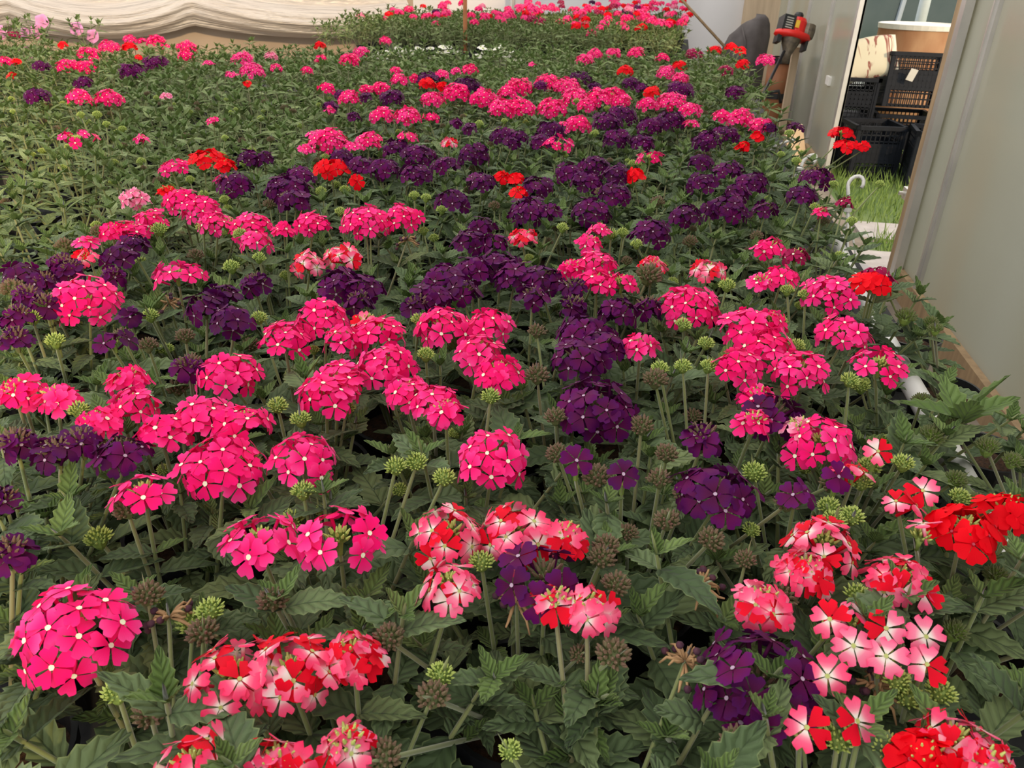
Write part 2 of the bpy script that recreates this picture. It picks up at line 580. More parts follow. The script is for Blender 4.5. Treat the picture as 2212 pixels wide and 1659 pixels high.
for k, (L, Wd, te, dp, fo, dr) in enumerate([
        (0.046, 0.026, 6, 0.20, 0.30, 0.22), (0.040, 0.022, 5, 0.23, 0.45, 0.10), (0.052, 0.027, 7, 0.18, 0.20, 0.35),
        (0.034, 0.021, 5, 0.24, 0.35, 0.28), (0.044, 0.019, 6, 0.22, 0.55, 0.15), (0.038, 0.025, 5, 0.21, 0.15, 0.05)]):
    mb = MB()
    v, f, u = leaf_pts(L, Wd, te, dp, fo, dr, lr)
    mb.add(v, f, 0, u)
    LEAVES.append(mb.mesh('leaf', M_leaf, True))
for k, (L, Wd, te, dp, fo, dr) in enumerate([
        (0.050, 0.015, 4, 0.12, 0.35, 0.15), (0.042, 0.014, 4, 0.10, 0.45, 0.05), (0.046, 0.017, 4, 0.14, 0.25, 0.30), (0.034, 0.013, 3, 0.12, 0.3, 0.1)]):
    mb = MB()
    v, f, u = leaf_pts(L, Wd, te, dp, fo, dr, lr)
    mb.add(v, f, 0, u)
    LEAVES_P.append(mb.mesh('leaf', M_leafpale, True))
for k, (L, Wd, te, dp, fo, dr) in enumerate([(0.024, 0.011, 4, 0.22, 0.5, -0.1), (0.019, 0.010, 4, 0.2, 0.6, -0.15), (0.028, 0.013, 5, 0.24, 0.4, 0.05)]):
    mb = MB()
    v, f, u = leaf_pts(L, Wd, te, dp, fo, dr, lr)
    mb.add(v, f, 0, u)
    LEAVES_Y.append(mb.mesh('leaf', M_leafyoung, True))

# unit stem along +Y, slightly bowed
STEMS = []
for k in range(3):
    mb = MB()
    bx = (0.03, -0.04, 0.06)[k]
    mb.tube([(bx*sin(pi*i/6), i/6, 0) for i in range(7)], [1.0-0.28*i/6 for i in range(7)], 7)
    mb.v = [(x if False else (x-bx*sin(pi*min(1, max(0, y))))*1.0 + bx*sin(pi*min(1, max(0, y))), y, z) for (x, y, z) in mb.v]
    # cross-section is unit radius: squeeze it to 1 so that object scale sets the thickness
    me = mb.mesh('stem', M_stem, True)
    STEMS.append(me)
def stem_obj(parent, a, b, rad, mesh=None):
    a, b = Vector(a), Vector(b)
    d = b-a
    return obj('stem', mesh or STEMS[R.randrange(3)], parent, basis(a, d, (R.uniform(-1, 1), R.uniform(-1, 1), 0.2), (rad, d.length, rad)))

def petal(mb, ang, L, wide, lift, curl, mi, rnd, notch=0.2):
    rows = (0.10, 0.30, 0.55, 0.78, 1.0)
    half = (0.05, 0.165, 0.330, 0.425, 0.345)
    tipy = {-1: 0.885, -0.5: 1.0, 0: 1.0-notch, 0.5: 1.0, 1: 0.885}
    cols = (-1, -0.5, 0, 0.5, 1)
    vs, uv, fs = [], [], []
    ca, sa = cos(ang), sin(ang)
    for i, v in enumerate(rows):
        for c in cols:
            x = half[i]*wide*c
            y = tipy[c] if i == 4 else v
            z = lift*v + curl*v*v*(1 if v < 1.1 else 1) + 0.05*abs(c)*v
            x, y, z = x*L, y*L, z*L
            vs.append((x*ca - y*sa, x*sa + y*ca, z))
            uv.append((0.5+0.5*c, v))
    for i in range(4):
        for j in range(4):
            a = i*5+j
            fs.append((a, a+1, a+6, a+5))
    mb.add(vs, fs, mi, uv)
def floret(rad, mis, eye_mi, rnd, eye=0.145, tube_mi=None, wide=1.0, notch=0.2, curl=-0.12):
    mb = MB()
    for k in range(5):
        a = 2*pi*k/5 + rnd.uniform(-0.08, 0.08)
        petal(mb, a, rad*rnd.uniform(0.92, 1.06), wide*rnd.uniform(0.92, 1.08), rnd.uniform(-0.04, 0.20), curl+rnd.uniform(-0.30, 0.10), mis[k], rnd, notch)
    n = 7
    vs = [(0, 0, rad*0.05)] + [(rad*eye*cos(2*pi*k/n)*rnd.uniform(.8, 1.1), rad*eye*sin(2*pi*k/n)*rnd.uniform(.8, 1.1), rad*0.065) for k in range(n)]
    mb.add(vs, [(0, 1+k, 1+(k+1) % n) for k in range(n)], eye_mi)
    mb.tube([(0, 0, rad*0.02), (0, 0, -rad*1.2)], [rad*0.12, rad*0.09], 5, mis[0] if tube_mi is None else tube_mi)
    return mb
fr = random.Random(11)
FLO = {}
FLO['P'] = [floret(0.0108, [0]*5, 1, fr, wide=1.0, notch=0.14).mesh('floret', [M_pink, M_eye], True) for _ in range(5)]
FLO['V'] = [floret(0.0112, [0]*5, 1, fr, eye=0.11, wide=1.04, notch=0.12).mesh('floret', [M_purple, M_eyedark], True) for _ in range(5)]
FLO['B'] = [floret(0.0104, p, 2, fr, eye=0.12, wide=1.0, notch=0.20).mesh('floret', [M_bipink, M_bired, M_eyegreen, M_biwhite], True)
            for p in ([0, 0, 0, 0, 0], [1, 1, 0, 0, 0], [0, 0, 0, 1, 1], [1, 0, 0, 0, 1], [0, 0, 0, 0, 0], [1, 1, 3, 0, 0])]
FLO['R'] = [floret(0.0120, [0]*5, 1, fr, eye=0.08, wide=1.12, notch=0.10).mesh('floret', [M_red, M_eyered], True) for _ in range(3)]
FLO['M'] = [floret(0.0100, [0]*5, 1, fr, eye=0.15).mesh('floret', [M_crimson, M_eye], True) for _ in range(2)]
FLO['L'] = [floret(0.0104, [0]*5, 1, fr, eye=0.12).mesh('floret', [M_pale, M_eye], True) for _ in range(2)]
FRAD = {'P': 0.0108, 'V': 0.0112, 'B': 0.0104, 'R': 0.012, 'M': 0.010, 'L': 0.0104}

def bud_dome(mb, Rr, n, rnd, thick, length, cap=1.75, mi=0, tip=1, spread=0.35):
    ga = pi*(3-sqrt(5))
    for i in range(n):
        q = (i+0.5)/n
        th = cap*sqrt(q)
        ph = i*ga + rnd.uniform(-0.15, 0.15)
        d = Vector((sin(th)*cos(ph), sin(th)*sin(ph), cos(th)))
        a = d*(Rr*spread)
        l = length*rnd.uniform(0.8, 1.15)
        b = a + (d*0.72 + Vector((0, 0, 0.38))).normalized()*l
        m_ = a.lerp(b, 0.55)
        mb.tube([a, m_], [thick*0.55, thick], 5, mi, False)
        mb.tube([m_, b], [thick, thick*0.35], 5, tip, True)
def core_mesh(mats, n, Rr, seed, thick=0.0013, length=0.009, cap=1.2):
    mb = MB()
    bud_dome(mb, Rr, n, random.Random(seed), thick, length, cap)
    mb.tube([(0, 0, -Rr*1.0), (0, 0, Rr*0.4)], [0.0016, Rr*0.35], 6, 0)
    return mb.mesh('flower_head', mats, False)
CORE_G = [core_mesh([M_budgreen, M_budtip], 16, 0.010, s) for s in (1, 2)]
CORE_D = [core_mesh([M_buddark, M_buddarktip], 22, 0.012, s, 0.0014, 0.010, 1.4) for s in (3, 4)]
def bud_mesh(mats, n, seed, length=0.011, thick=0.0015, cap=1.8):
    mb = MB()
    bud_dome(mb, 0.012, n, random.Random(seed), thick, length, cap, spread=0.72)
    mb.lathe([(0, 0.0085), (0.006, 0.0065), (0.0088, 0.0), (0.006, -0.006), (0.0022, -0.010), (0, -0.011)], 8)
    return mb.mesh('bud_head', mats, False)
BUD_G = [bud_mesh([M_budgreen, M_budtip], 58, s, 0.0072, 0.00125, 1.65) for s in (5, 6, 7)]
BUD_D = [bud_mesh([M_buddark, M_buddarktip], 44, s, 0.0088, 0.0021, 1.7) for s in (8, 9, 10)]
BUD_O = [bud_mesh([M_budgreen, M_buddark], 60, s, 0.0085, 0.0015, 1.5) for s in (12, 13)]
CORE_S = core_mesh([M_budgreen, M_budtip], 5, 0.006, 14, 0.0011, 0.005, 0.9)
def withered_mesh(seed):
    rr = random.Random(seed)
    mb = MB()
    for i in range(22):
        ph = rr.uniform(0, 2*pi)
        th = rr.uniform(0.3, 1.7)
        d = Vector((sin(th)*cos(ph), sin(th)*sin(ph), cos(th)))
        l = rr.uniform(0.016, 0.026)
        pts = [d*l*q + Vector((0, 0, -0.012*q*q*rr.uniform(0.4, 1.4))) for q in (0.1, 0.45, 0.75, 1.0)]
        mb.tube(pts, [0.0009, 0.0016, 0.0013, 0.0008], 5, 0)
        if i % 3 == 0:
            p = pts[-1]
            mb.lathe([(0, -0.003), (0.003, -0.001), (0.0034, 0.002), (0, 0.004)], 6, p, 1)
    return mb.mesh('withered_head', [M_withered, M_witherdark], True)
WITHER = [withered_mesh(s) for s in (1, 2, 3)]

# pot and soil
def pot_meshes(r=0.054, h=POT_H):
    mb = MB()
    mb.lathe([(0, 0), (r*0.72, 0), (r*0.93, h*0.86), (r*1.0, h*0.86), (r*1.02, h), (r*0.95, h), (r*0.93, h*0.93), (r*0.86, h*0.6), (r*0.7, 0.006), (0, 0.006)], 28)
    p = mb.mesh('pot', M_black, True)
    p.polygons.foreach_set('use_smooth', [False]*len(p.polygons))
    mb = MB()
    rr = random.Random(4)
    vs, fs = [(0, 0, h*0.82)], []
    for i, q in enumerate((0.35, 0.7, 1.0)):
        for k in range(18):
            t = 2*pi*k/18
            vs.append((r*0.90*q*cos(t), r*0.90*q*sin(t), h*(0.80 if q < 1 else 0.77) + rr.uniform(-0.002, 0.002)))
    for k in range(18):
        fs.append((0, 1+k, 1+(k+1) % 18))
        for i in range(2):
            fs.append((1+i*18+k, 1+(i+1)*18+k, 1+(i+1)*18+(k+1) % 18, 1+i*18+(k+1) % 18))
    mb.add(vs, fs)
    s = mb.mesh('soil', M_soil, True)
    return p, s
M_soil = mat('potting_soil', (0.10, 0.045, 0.020), (0.025, 0.014, 0.008), 220, 0.95, 0.9, bd=0.004)
POT, SOIL = pot_meshes()

# ------------------------------------------------------------------ where the flower heads of the photograph stand: x y width [florets]
HEADS = {
'P': '''10,128,30 145,138,46 190,112,46 187,140,46 235,96,46 280,80,30 336,83,36 306,85,18 355,97,24 402,97,42 400,116,34 450,135,28,5 522,122,50 542,146,52 500,160,28,4
170,203,52 232,205,54 165,290,76,7 460,258,26,3 305,297,32,5 372,355,62,8 480,385,26,3 660,68,32 740,68,20,4 693,123,32 755,125,50 780,108,34 595,142,26 663,148,26 765,80,28 832,85,26 790,83,20 855,148,30 862,167,42 953,157,32 985,150,24 1016,145,38 895,165,24
703,185,40 790,188,28 820,185,42 755,205,48 712,235,24,4 935,207,52 985,192,62 1045,205,62 1095,195,44 1085,225,62 825,243,54 880,243,58 930,250,42,6 705,295,84 660,320,30,5 795,297,56 762,313,42,5 880,290,48,6
1120,180,60 1182,172,60 1225,180,60 1245,205,70 1295,205,60 1325,198,50 1342,212,46 1125,225,62 1192,225,62 1268,222,44 1263,125,36 1285,112,34 1325,110,34 1375,110,52 1430,120,32 1150,137,20,4 1440,152,42 1470,165,38 1400,218,46 1450,213,62 1492,232,50
1600,248,62 1645,265,52 1560,245,42 1655,125,42 1250,262,56 1215,267,26,3 1205,305,66,8 1495,265,38,5 1405,335,56,6
280,490,72 325,465,64 240,493,54,8 390,425,80 432,445,84 466,472,74 540,478,86 553,512,74 185,520,38,4 180,633,148 380,582,106,8 490,795,132 275,810,92,9 40,832,92 118,850,84,8
672,475,78 612,492,38,5 790,468,104 868,460,86 612,716,112 700,676,122 738,722,86 820,706,112 725,812,130 830,775,132 880,835,110 955,690,124 1062,690,104 1035,745,110 1078,792,104,9
1295,492,52,5 1272,518,54 1290,560,88 1290,598,84 1342,604,74 1235,572,56 1492,645,132 1385,738,84,6 1615,690,112 1660,735,112 1600,775,112 1665,527,72,7 1690,590,76,8 1795,620,112 1645,605,50,5 1825,706,112 1905,775,124,8 1735,785,124 1640,850,84 1665,685,84
30,845,92 205,905,96,9 285,862,116 345,925,120 440,885,132 525,900,120 470,985,180 650,975,152 305,1055,134,5 700,835,132 935,855,120 962,880,90,5 1062,970,152 560,1152,160,9 730,1145,190,12 1780,940,150 1630,905,80
155,1335,238 1775,455,34,4''',
'V': '''285,147,56 335,130,58 178,173,38 78,200,52 88,138,32 535,335,52 505,387,78 925,166,50 1010,178,62 848,202,50 790,205,28 735,200,28 715,225,32 765,248,34 985,260,28 1015,272,34 1085,285,58 1105,302,40
855,312,62 905,325,72 960,347,58 1025,325,68 830,355,72 900,365,74 740,335,54 780,350,62 570,335,44 600,400,60 650,372,64 622,395,92 635,425,70 1040,385,64 1168,180,32 1252,165,44 1283,182,30 1365,175,42 1388,187,32 1470,187,72 1590,193,42
1570,282,54 1530,295,62 1450,252,62 1310,255,62 1345,242,62 1335,290,62 1402,265,52 1390,300,58 1428,262,52 1190,272,62 1170,300,52 1122,290,44 1230,365,64 1285,350,74 1330,368,64 1268,382,72 1160,395,74 1330,407,74
1515,342,54 1520,387,64 1580,362,64 1622,385,72 1592,408,60 1765,375,66 1735,412,64 1720,270,38,6 1665,272,34 250,545,74 285,520,74 240,592,64 130,562,64 42,585,84 92,602,64 55,632,54 95,652,54 35,677,54 30,725,68,5 150,575,60
440,650,96 500,680,96 475,630,80 548,602,66 277,680,46,3 245,735,86,3 405,785,60 735,598,100 788,612,86 772,642,70 1040,482,66 1012,510,74 1070,517,66 975,423,74 960,592,96 1020,570,96 1082,562,96 930,632,96 900,652,64 1000,620,80
1145,445,92 1190,452,34,4 1278,445,88 1408,490,88 1480,455,70 1570,440,92 1532,447,36 1655,445,56 1110,582,96 1172,592,96 1150,632,76 1240,615,56,5 1335,662,92 1400,655,66 1240,655,60 1260,705,120 1300,735,120 1250,760,120
30,950,76 118,965,112 172,948,96 258,968,118,9 5,1072,40,4 15,1190,64,4 1290,860,172 1245,1010,60,1 1345,1040,62,1 1550,1045,178,14 1520,938,76,5 1672,880,130 1722,1062,92,2 1805,1045,64,1 1180,1228,190,7 1648,1450,258''',
'B': '''970,305,38,5 180,552,30,4 665,560,76 742,547,78 790,690,60,5 1130,505,64,8 1410,567,66,8 1532,577,74,9 970,1138,158 1108,1130,158 1222,1150,98,8 970,1252,144,8 1845,1020,48,2 1890,990,46,1 1782,1158,160 1740,1222,124,10 1945,1240,144,12
1950,1082,62,2 1985,1075,46,1 1990,1155,40,1 500,1440,196 625,1432,200 762,1402,124,10 415,1640,180,9 600,1640,140,9 750,1600,96,6 1650,1292,124,9 1785,1352,70,1 1845,1340,70,2 1905,1372,66,1 1835,1410,70,1 1905,1432,66,1 1990,1390,70,1 1992,1450,66,1
1780,1475,60,1 1735,1585,80,1 1842,1572,76,1 2065,1590,170,10 2130,1640,150,10 1272,1300,124,7 1202,1290,66,4 1410,570,50,5''',
'R': '''33,131,22,4 278,96,30 298,122,18,3 134,94,22 392,60,20 423,53,18,4 472,75,24 489,68,22 23,161,14,2 535,179,14,2 450,333,78,11 487,352,44,6 690,94,26 693,76,18 923,175,38 955,182,24 715,355,78,11 766,388,30,3 1085,378,40,5 1115,383,36,4 1120,412,28,3
1352,147,34 1410,194,38 1468,138,32 1545,104,30 1580,98,26 1600,106,26 1605,134,34 1372,373,40,6 1635,290,38,5 1605,313,28,4 1820,282,52,7 1832,310,54,8 1863,313,32,3 1885,602,80,8 2090,1128,156,11 2172,1086,110,7 2000,1630,150,9 360,410,44,5''',
'M': '''28,72,28 1500,112,40 1568,148,36 1720,545,64,7 1895,590,80,6 1825,433,40,4''',
'L': '''290,420,64 585,118,30 360,205,28,4 1725,920,60,4''',
}
BUDS = {
'D': '''1290,1035,72 1415,825,60 1160,815,60 1385,925,60 1330,1268,52 840,1382,70 935,1510,58 1325,1420,86 1440,1130,50 1535,1170,62 1205,985,46 1200,905,42 1440,985,46 1425,1040,46 1480,1070,46 1310,1185,46 1300,1210,42 320,1290,44 440,1370,62 325,1545,60 1590,1610,56 590,1300,40 275,1105,44
140,535,44 215,505,40 30,630,60 265,730,46 400,730,40 320,750,36 620,430,34 1300,420,36 1420,440,34 1400,600,66 1160,720,44 830,1640,50 1690,1290,70 1795,1050,60 1700,1090,44''',
'O': '''2012,948,66 2062,930,56 2132,972,60 2062,1040,52 1922,1092,54 1935,935,40 2042,870,52 1990,870,40 1920,640,44 1955,690,52 2010,700,34 2020,715,30 2185,1000,50 2105,1090,40 2150,1250,40 2060,1370,44''',
'G': '''255,1500,78 855,1012,52 900,1002,38 960,1036,42 655,1065,56 1040,1218,52 1850,1290,60 1950,1005,54 1880,1010,62 1860,1045,56 1840,1120,56 1800,1130,50 1790,725,40 1740,640,40 1700,630,34 1835,825,42 1720,750,40 1475,705,44 1525,745,34 1570,620,44 1320,508,34 1345,505,30 1375,530,32
1215,495,32 1530,795,36 1425,800,34 1475,795,36 905,695,44 920,770,44 1060,860,50 600,880,46 650,910,44 500,580,44 495,490,46 345,500,44 440,495,40 520,510,40 70,690,50 120,740,50 325,685,44 170,890,50 560,560,30 735,460,26 920,430,28 895,425,28 1035,270,24 150,300,26 210,250,24 175,250,20 230,270,20
1720,350,26 1705,290,24 1550,300,24 1285,290,22 1320,210,20 1245,220,18 1490,270,22 1790,1100,50 1900,1420,60 1960,1510,70 2030,1500,64 1810,1600,90 1910,1620,90 560,690,40 540,1000,40 730,800,30 1900,400,24 1840,480,26 1760,450,26 1800,400,22''',
}
WITH = '''365,655,46 365,1335,90 1115,1300,70 1515,1265,80 1480,1430,70 1890,1485,80 800,500,40 880,520,40'''

def zhead(y):
    return 0.80 if y < 900 else 0.80-0.03*min(1.0, (y-900)/600)
def parse(s):
    for tok in s.split():
        q = [float(a) for a in tok.split(',')]
        yield q[0], q[1], q[2], (int(q[3]) if len(q) > 3 else 0)

# ------------------------------------------------------------------ pots on the bench
SP = 0.128
pots = []
gr = random.Random(21)
j = 0
y = 0.02
while y < 4.35:
    for i in range(31):
        x = 0.262 - SP*i - (SP*0.5 if j % 2 else 0.0)
        px, py, k = proj((x, y, BENCH_Z+POT_H+0.06))
        if k > 0.15 and -160 < px < 2380 and py < 1980:
            if x > -3.8 and not (y > 3.25 + 0.42*max(0.0, x+2.6) and x < -0.9):
                pots.append(dict(x=x+gr.uniform(-.006, .006), y=y+gr.uniform(-.006, .006), px=px, py=py, k=k, col=None, heads=[], buds=[], with_=[]))
    j += 1
    y += SP*0.9
for yy in (0.52, 0.66, 0.80, 0.95, 1.12):
    px, py, k = proj((0.384, yy, 0.7))
    pots.append(dict(x=0.384, y=yy, px=px, py=py, k=k, col='edge', heads=[], buds=[], with_=[], edge=True))
def near_pot(p, col, soft=True):
    best, bd = None, 1e9
    for q in pots:
        d = (q['x']-p.x)**2 + (q['y']-p.y)**2
        if d > 0.09:
            continue
        if q['col'] is not None and q['col'] != col:
            d += 0.009
        if len(q['heads']) >= 5:
            d += 0.012
        if d < bd:
            best, bd = q, d
    return best
allh = []
for col, s in HEADS.items():
    for (x, y, w, n) in parse(s):
        allh.append((w, x, y, col, n))
allh.sort(reverse=True)
FARH = []
for (w, x, y, col, n) in allh:
    z = zhead(y)
    p = onz(x, y, z)
    k = (p-CAM).dot(fw)
    D = min(0.092, max(0.030, 1.12*w*k/FPX))
    if p.y > 4.6:
        # seen just over the bench end: these heads stand a little taller
        p = onk(x, y, min(k, 4.3))
        k = (p-CAM).dot(fw)
        D = min(0.085, max(0.03, w*k/FPX))
    q = near_pot(p, col)
    if q is None:
        FARH.append((p, D, col, n))
        continue
    if q['col'] is None:
        q['col'] = col
    q['heads'].append((p, D, col, n, w))
for kind, s in BUDS.items():
    for (x, y, w, n) in parse(s):
        z = zhead(y)-(0.012 if kind != 'O' else 0.045)
        p = onz(x, y, z)
        k = (p-CAM).dot(fw)
        q = near_pot(p, {'D': 'V', 'O': 'edge', 'G': 'P'}[kind])
        if q:
            q['buds'].append((p, min(0.040, max(0.020, w*k/FPX)), kind))
for (x, y, w, n) in parse(WITH):
    p = onz(x, y, zhead(y)-0.02)
    q = near_pot(p, 'P')
    if q:
        q['with_'].append((p, w*(p-CAM).dot(fw)/FPX))

# ------------------------------------------------------------------ building the plants
COLN = {'P': 'hot pink', 'V': 'dark purple', 'B': 'red-and-white', 'R': 'scarlet', 'M': 'crimson', 'L': 'pale pink'}
NUM = {1: 'one', 2: 'two', 3: 'three', 4: 'four', 5: 'five', 6: 'six', 7: 'seven', 8: 'eight', 9: 'nine'}
def ortho_frame(d):
    a = d.orthogonal().normalized()
    return a, d.cross(a)
def place_floret(parent, fl, p, nrm_, sc, spin):
    n_ = Vector(nrm_).normalized()
    a, b = ortho_frame(n_)
    y_ = a*cos(spin)+b*sin(spin)
    x_ = y_.cross(n_)
    s = sc
    M = Matrix(((x_.x*s, y_.x*s, n_.x*s, p[0]), (x_.y*s, y_.y*s, n_.y*s, p[1]), (x_.z*s, y_.z*s, n_.z*s, p[2]), (0, 0, 0, 1)))
    return obj('floret', fl, parent, M)
GA = pi*(3-sqrt(5))
def floret_layout(D, col, n, rnd):
    """positions, normals, scales of the florets on the dome of one head"""
    fr_ = FRAD[col]
    out = []
    if n == 1:
        return [((0, -0.002, 0.012), (rnd.uniform(-.3, .3), -0.6, 0.9), 1.1)]
    Rr = max(0.009, D/2 - fr_*0.62)
    ring = col in 'VB' and D > 0.05
    if n == 0:
        n = int(min(34, max(6, 2.1*(Rr/fr_)**2 * 1.18 + 3)))
        t0, t1 = (0.42 if ring else 0.12), 1.85
    else:
        t0, t1 = (0.75 if n > 3 else 0.5), (1.5 if n > 5 else 1.1)
    c0, c1 = cos(t0), cos(t1)
    ph0 = rnd.uniform(0, 6.28)
    for i in range(n):
        th = math.acos(c0 + (c1-c0)*(i+0.5)/n) + rnd.uniform(-.06, .06)
        ph = ph0 + i*GA + rnd.uniform(-.12, .12)
        d = Vector((sin(th)*cos(ph), sin(th)*sin(ph), cos(th)))
        rr = Rr*rnd.uniform(0.88, 1.14)
        p = Vector((d.x*rr, d.y*rr, d.z*rr*0.76))
        nn = d + Vector((rnd.uniform(-.38, .38), rnd.uniform(-.38, .38), rnd.uniform(0.2, 0.6)))
        out.append((p, nn, rnd.uniform(0.95, 1.2)))
    return out
MERGED = {}
def merged_head(col, D, n, rnd):
    key = (col, round(D, 2), min(n, 12), rnd.randrange(3))
    if key not in MERGED:
        src = FLO[col]
        mats = list(src[0].materials)
        core = (CORE_D if col == 'V' else CORE_G)[0]
        mb = MB()
        for (p, nn, sc) in floret_layout(max(D, 0.03), col, n, rnd):
            me = src[rnd.randrange(len(src))]
            n_ = Vector(nn).normalized()
            a, b = ortho_frame(n_)
            sp = rnd.uniform(0, 6.28)
            y_ = a*cos(sp)+b*sin(sp)
            x_ = y_.cross(n_)
            vs = [Vector(p) + (x_*v.co.x + y_*v.co.y + n_*v.co.z)*sc for v in me.vertices]
            uvl = me.uv_layers[0].data
            uvs = [(0.5, 0.5)]*len(vs)
            for l in me.loops:
                uvs[l.vertex_index] = tuple(uvl[l.index].uv)
            o = len(mb.v)
            mb.v += [tuple(v) for v in vs]
            mb.uv += uvs
            for f in me.polygons:
                mb.f.append(tuple(i+o for i in f.vertices))
                mb.mi.append(f.material_index)
        nm = len(mats)
        mats += list(core.materials)
        o = len(mb.v)
        mb.v += [tuple(v.co*0.8) for v in core.vertices]
        mb.uv += [(0.5, 0.5)]*len(core.vertices)
        for f in core.polygons:
            mb.f.append(tuple(i+o for i in f.vertices))
            mb.mi.append(f.material_index+nm)
        MERGED[key] = mb.mesh('flower_head', mats, True)
    return MERGED[key]

def leaf_dir(ph, el):
    return Vector((cos(ph)*cos(el), sin(ph)*cos(el), sin(el)))
def foliage_plan(rnd, pale, shoots, reach=0.082, hmin=0.078, hmax=0.142):
    """stems and leaves of one leafy plant, in pot coordinates (z from the pot's base)"""
    stems, leaves = [], []
    base = Vector((0, 0, POT_H*0.8))
    a0 = rnd.uniform(0, 6.28)
    for s in range(shoots):
        ph = a0 + s*2*pi/shoots + rnd.uniform(-.3, .3)
        rr = reach*sqrt(rnd.uniform(0.08, 1.0))
        tip = Vector((rr*cos(ph), rr*sin(ph), POT_H + rnd.uniform(hmin, hmax)*(1.0-0.25*(rr/reach))))
        st = base + Vector((0.012*cos(ph), 0.012*sin(ph), 0))
        stems.append((st, tip, 0.0019))
        prs = 3
        rot = rnd.uniform(0, pi)
        for q in range(prs):
            t = 0.45 + 0.47*q/(prs-1)
            p = st.lerp(tip, t)
            for side in (0, 1):
                a = rot + q*pi/2 + side*pi + rnd.uniform(-.25, .25)
                el = rnd.uniform(-0.25, 0.45) + 0.15*q
                d = leaf_dir(a, el)
                z = Vector((rnd.uniform(-.25, .25), rnd.uniform(-.25, .25), 1.0))
                sc = rnd.uniform(0.9, 1.32)*(1.0-0.09*q)
                leaves.append((p, d, z, sc, 'P' if pale else 'N'))
        for side in range(3):     # young leaves round the tip
            a = rot + side*2.1 + rnd.uniform(-.3, .3)
            d = leaf_dir(a, rnd.uniform(0.35, 1.0))
            leaves.append((tip, d, Vector((-d.x*0.6, -d.y*0.6, 1.0)), rnd.uniform(0.8, 1.15), 'Y'))
    return stems, leaves
def leaf_mesh(kind, rnd):
    src = {'N': LEAVES, 'P': LEAVES_P, 'Y': LEAVES_Y}[kind]
    return src[rnd.randrange(len(src))]

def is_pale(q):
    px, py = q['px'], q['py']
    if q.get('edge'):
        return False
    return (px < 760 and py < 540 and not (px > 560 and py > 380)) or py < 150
FAR_K = 2.25
FOLIAGE_M = {}
def foliage_mesh(pale, v):
    key = (pale, v)
    if key not in FOLIAGE_M:
        rnd = random.Random(100+v+50*pale)
        stems, leaves = foliage_plan(rnd, pale, 7)
        mb = MB()
        for (a, b, r_) in stems:
            mb.tube([a, b], [r_, r_*0.7], 4, 2, False)
        for (p, d, z, sc, kd) in leaves:
            me = leaf_mesh(kd, rnd)
            M = basis(p, d, z, sc)
            vs = [M @ v_.co for v_ in me.vertices]
            uvl = me.uv_layers[0].data
            uvs = [(0.5, 0.5)]*len(vs)
            for l in me.loops:
                uvs[l.vertex_index] = tuple(uvl[l.index].uv)
            o = len(mb.v)
            mb.v += [tuple(c) for c in vs]
            mb.uv += uvs
            for f in me.polygons:
                mb.f.append(tuple(i+o for i in f.vertices))
                mb.mi.append(1 if kd == 'Y' else 0)
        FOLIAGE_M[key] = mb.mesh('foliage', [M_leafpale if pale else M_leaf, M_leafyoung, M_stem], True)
    return FOLIAGE_M[key]

def phrase(q):
    cnt = {}
    for h in q['heads']:
        cnt[h[2]] = cnt.get(h[2], 0)+1
    parts = [f"{NUM.get(c, 'many')} {COLN[k]}" for k, c in sorted(cnt.items(), key=lambda a: -a[1])]
    return ' and '.join(parts), sum(cnt.values())

def neighbour_word(q):
    best, bd = None, 0.11
    for o in pots:
        if o is q or not o['heads'] or o['heads'][0][2] == q['col']:
            continue
        d = (o['x']-q['x'])**2+(o['y']-q['y'])**2
        if d < bd:
            best, bd = o, d
    return COLN[best['heads'][0][2]] if best else None
def verbena_label(q, pale, gap):
    words, tot = phrase(q)
    nb = len(q['buds'])
    nw = neighbour_word(q)
    if gap:
        return 'empty black plastic pot of soil in the gap between leafy plants'
    if q.get('edge'):
        s_ = 'black pot of verbena outside the white pipe'
        if tot:
            return s_ + f', with {words} head' + ('s' if tot > 1 else '')
        return s_ + (f", with {NUM.get(nb, 'many')} bud cluster{'s' if nb > 1 else ''}" if nb else ', leafy and without buds')
    if tot == 1:
        D, n = q['heads'][0][1], q['heads'][0][3]
        size = 'single-floret' if n == 1 else ('loose' if 0 < n < 9 else ('large' if D > 0.075 else ('small' if D < 0.042 else 'rounded')))
        s_ = f"potted verbena with one {size} {COLN[q['heads'][0][2]]} head"
    elif tot:
        s_ = f"potted verbena with {words} heads"
    else:
        s_ = ('pale narrow-leaved' if pale else 'dark green leafy') + ' potted verbena without open flowers'
    if q['with_']:
        s_ += ' and a withered one'
    elif nb:
        s_ += f" and {NUM.get(nb, 'many')} bud cluster{'s' if nb > 1 else ''}" if tot else f", {NUM.get(nb, 'many')} bud cluster{'s' if nb > 1 else ''}"
    if q['x'] > 0.2:
        s_ += ', beside the white pipe'
    elif nw:
        s_ += f', next to {nw} ones'
    if len(s_.replace('-', ' ').split()) > 16:
        s_ = s_.split(',')[0]
    if len(s_.replace('-', ' ').split()) > 16:
        s_ = f"potted verbena with {words} heads"
    if len(s_.replace('-', ' ').split()) > 16:
        s_ = f"potted verbena with {NUM.get(tot, 'many')} heads of mixed colours"
    return s_

def bud_tuft(root, p, D, kind, rnd):
    src = {'D': BUD_D, 'O': BUD_O, 'G': BUD_G}[kind]
    s = D/0.034
    me = src[rnd.randrange(len(src))]
    M = Matrix.Translation(p) @ Matrix.Rotation(rnd.uniform(0, 6.28), 4, 'Z') @ Matrix.Rotation(rnd.uniform(-.25, .25), 4, 'X') @ Matrix.Scale(s, 4)
    return obj('bud_head', me, root, M)

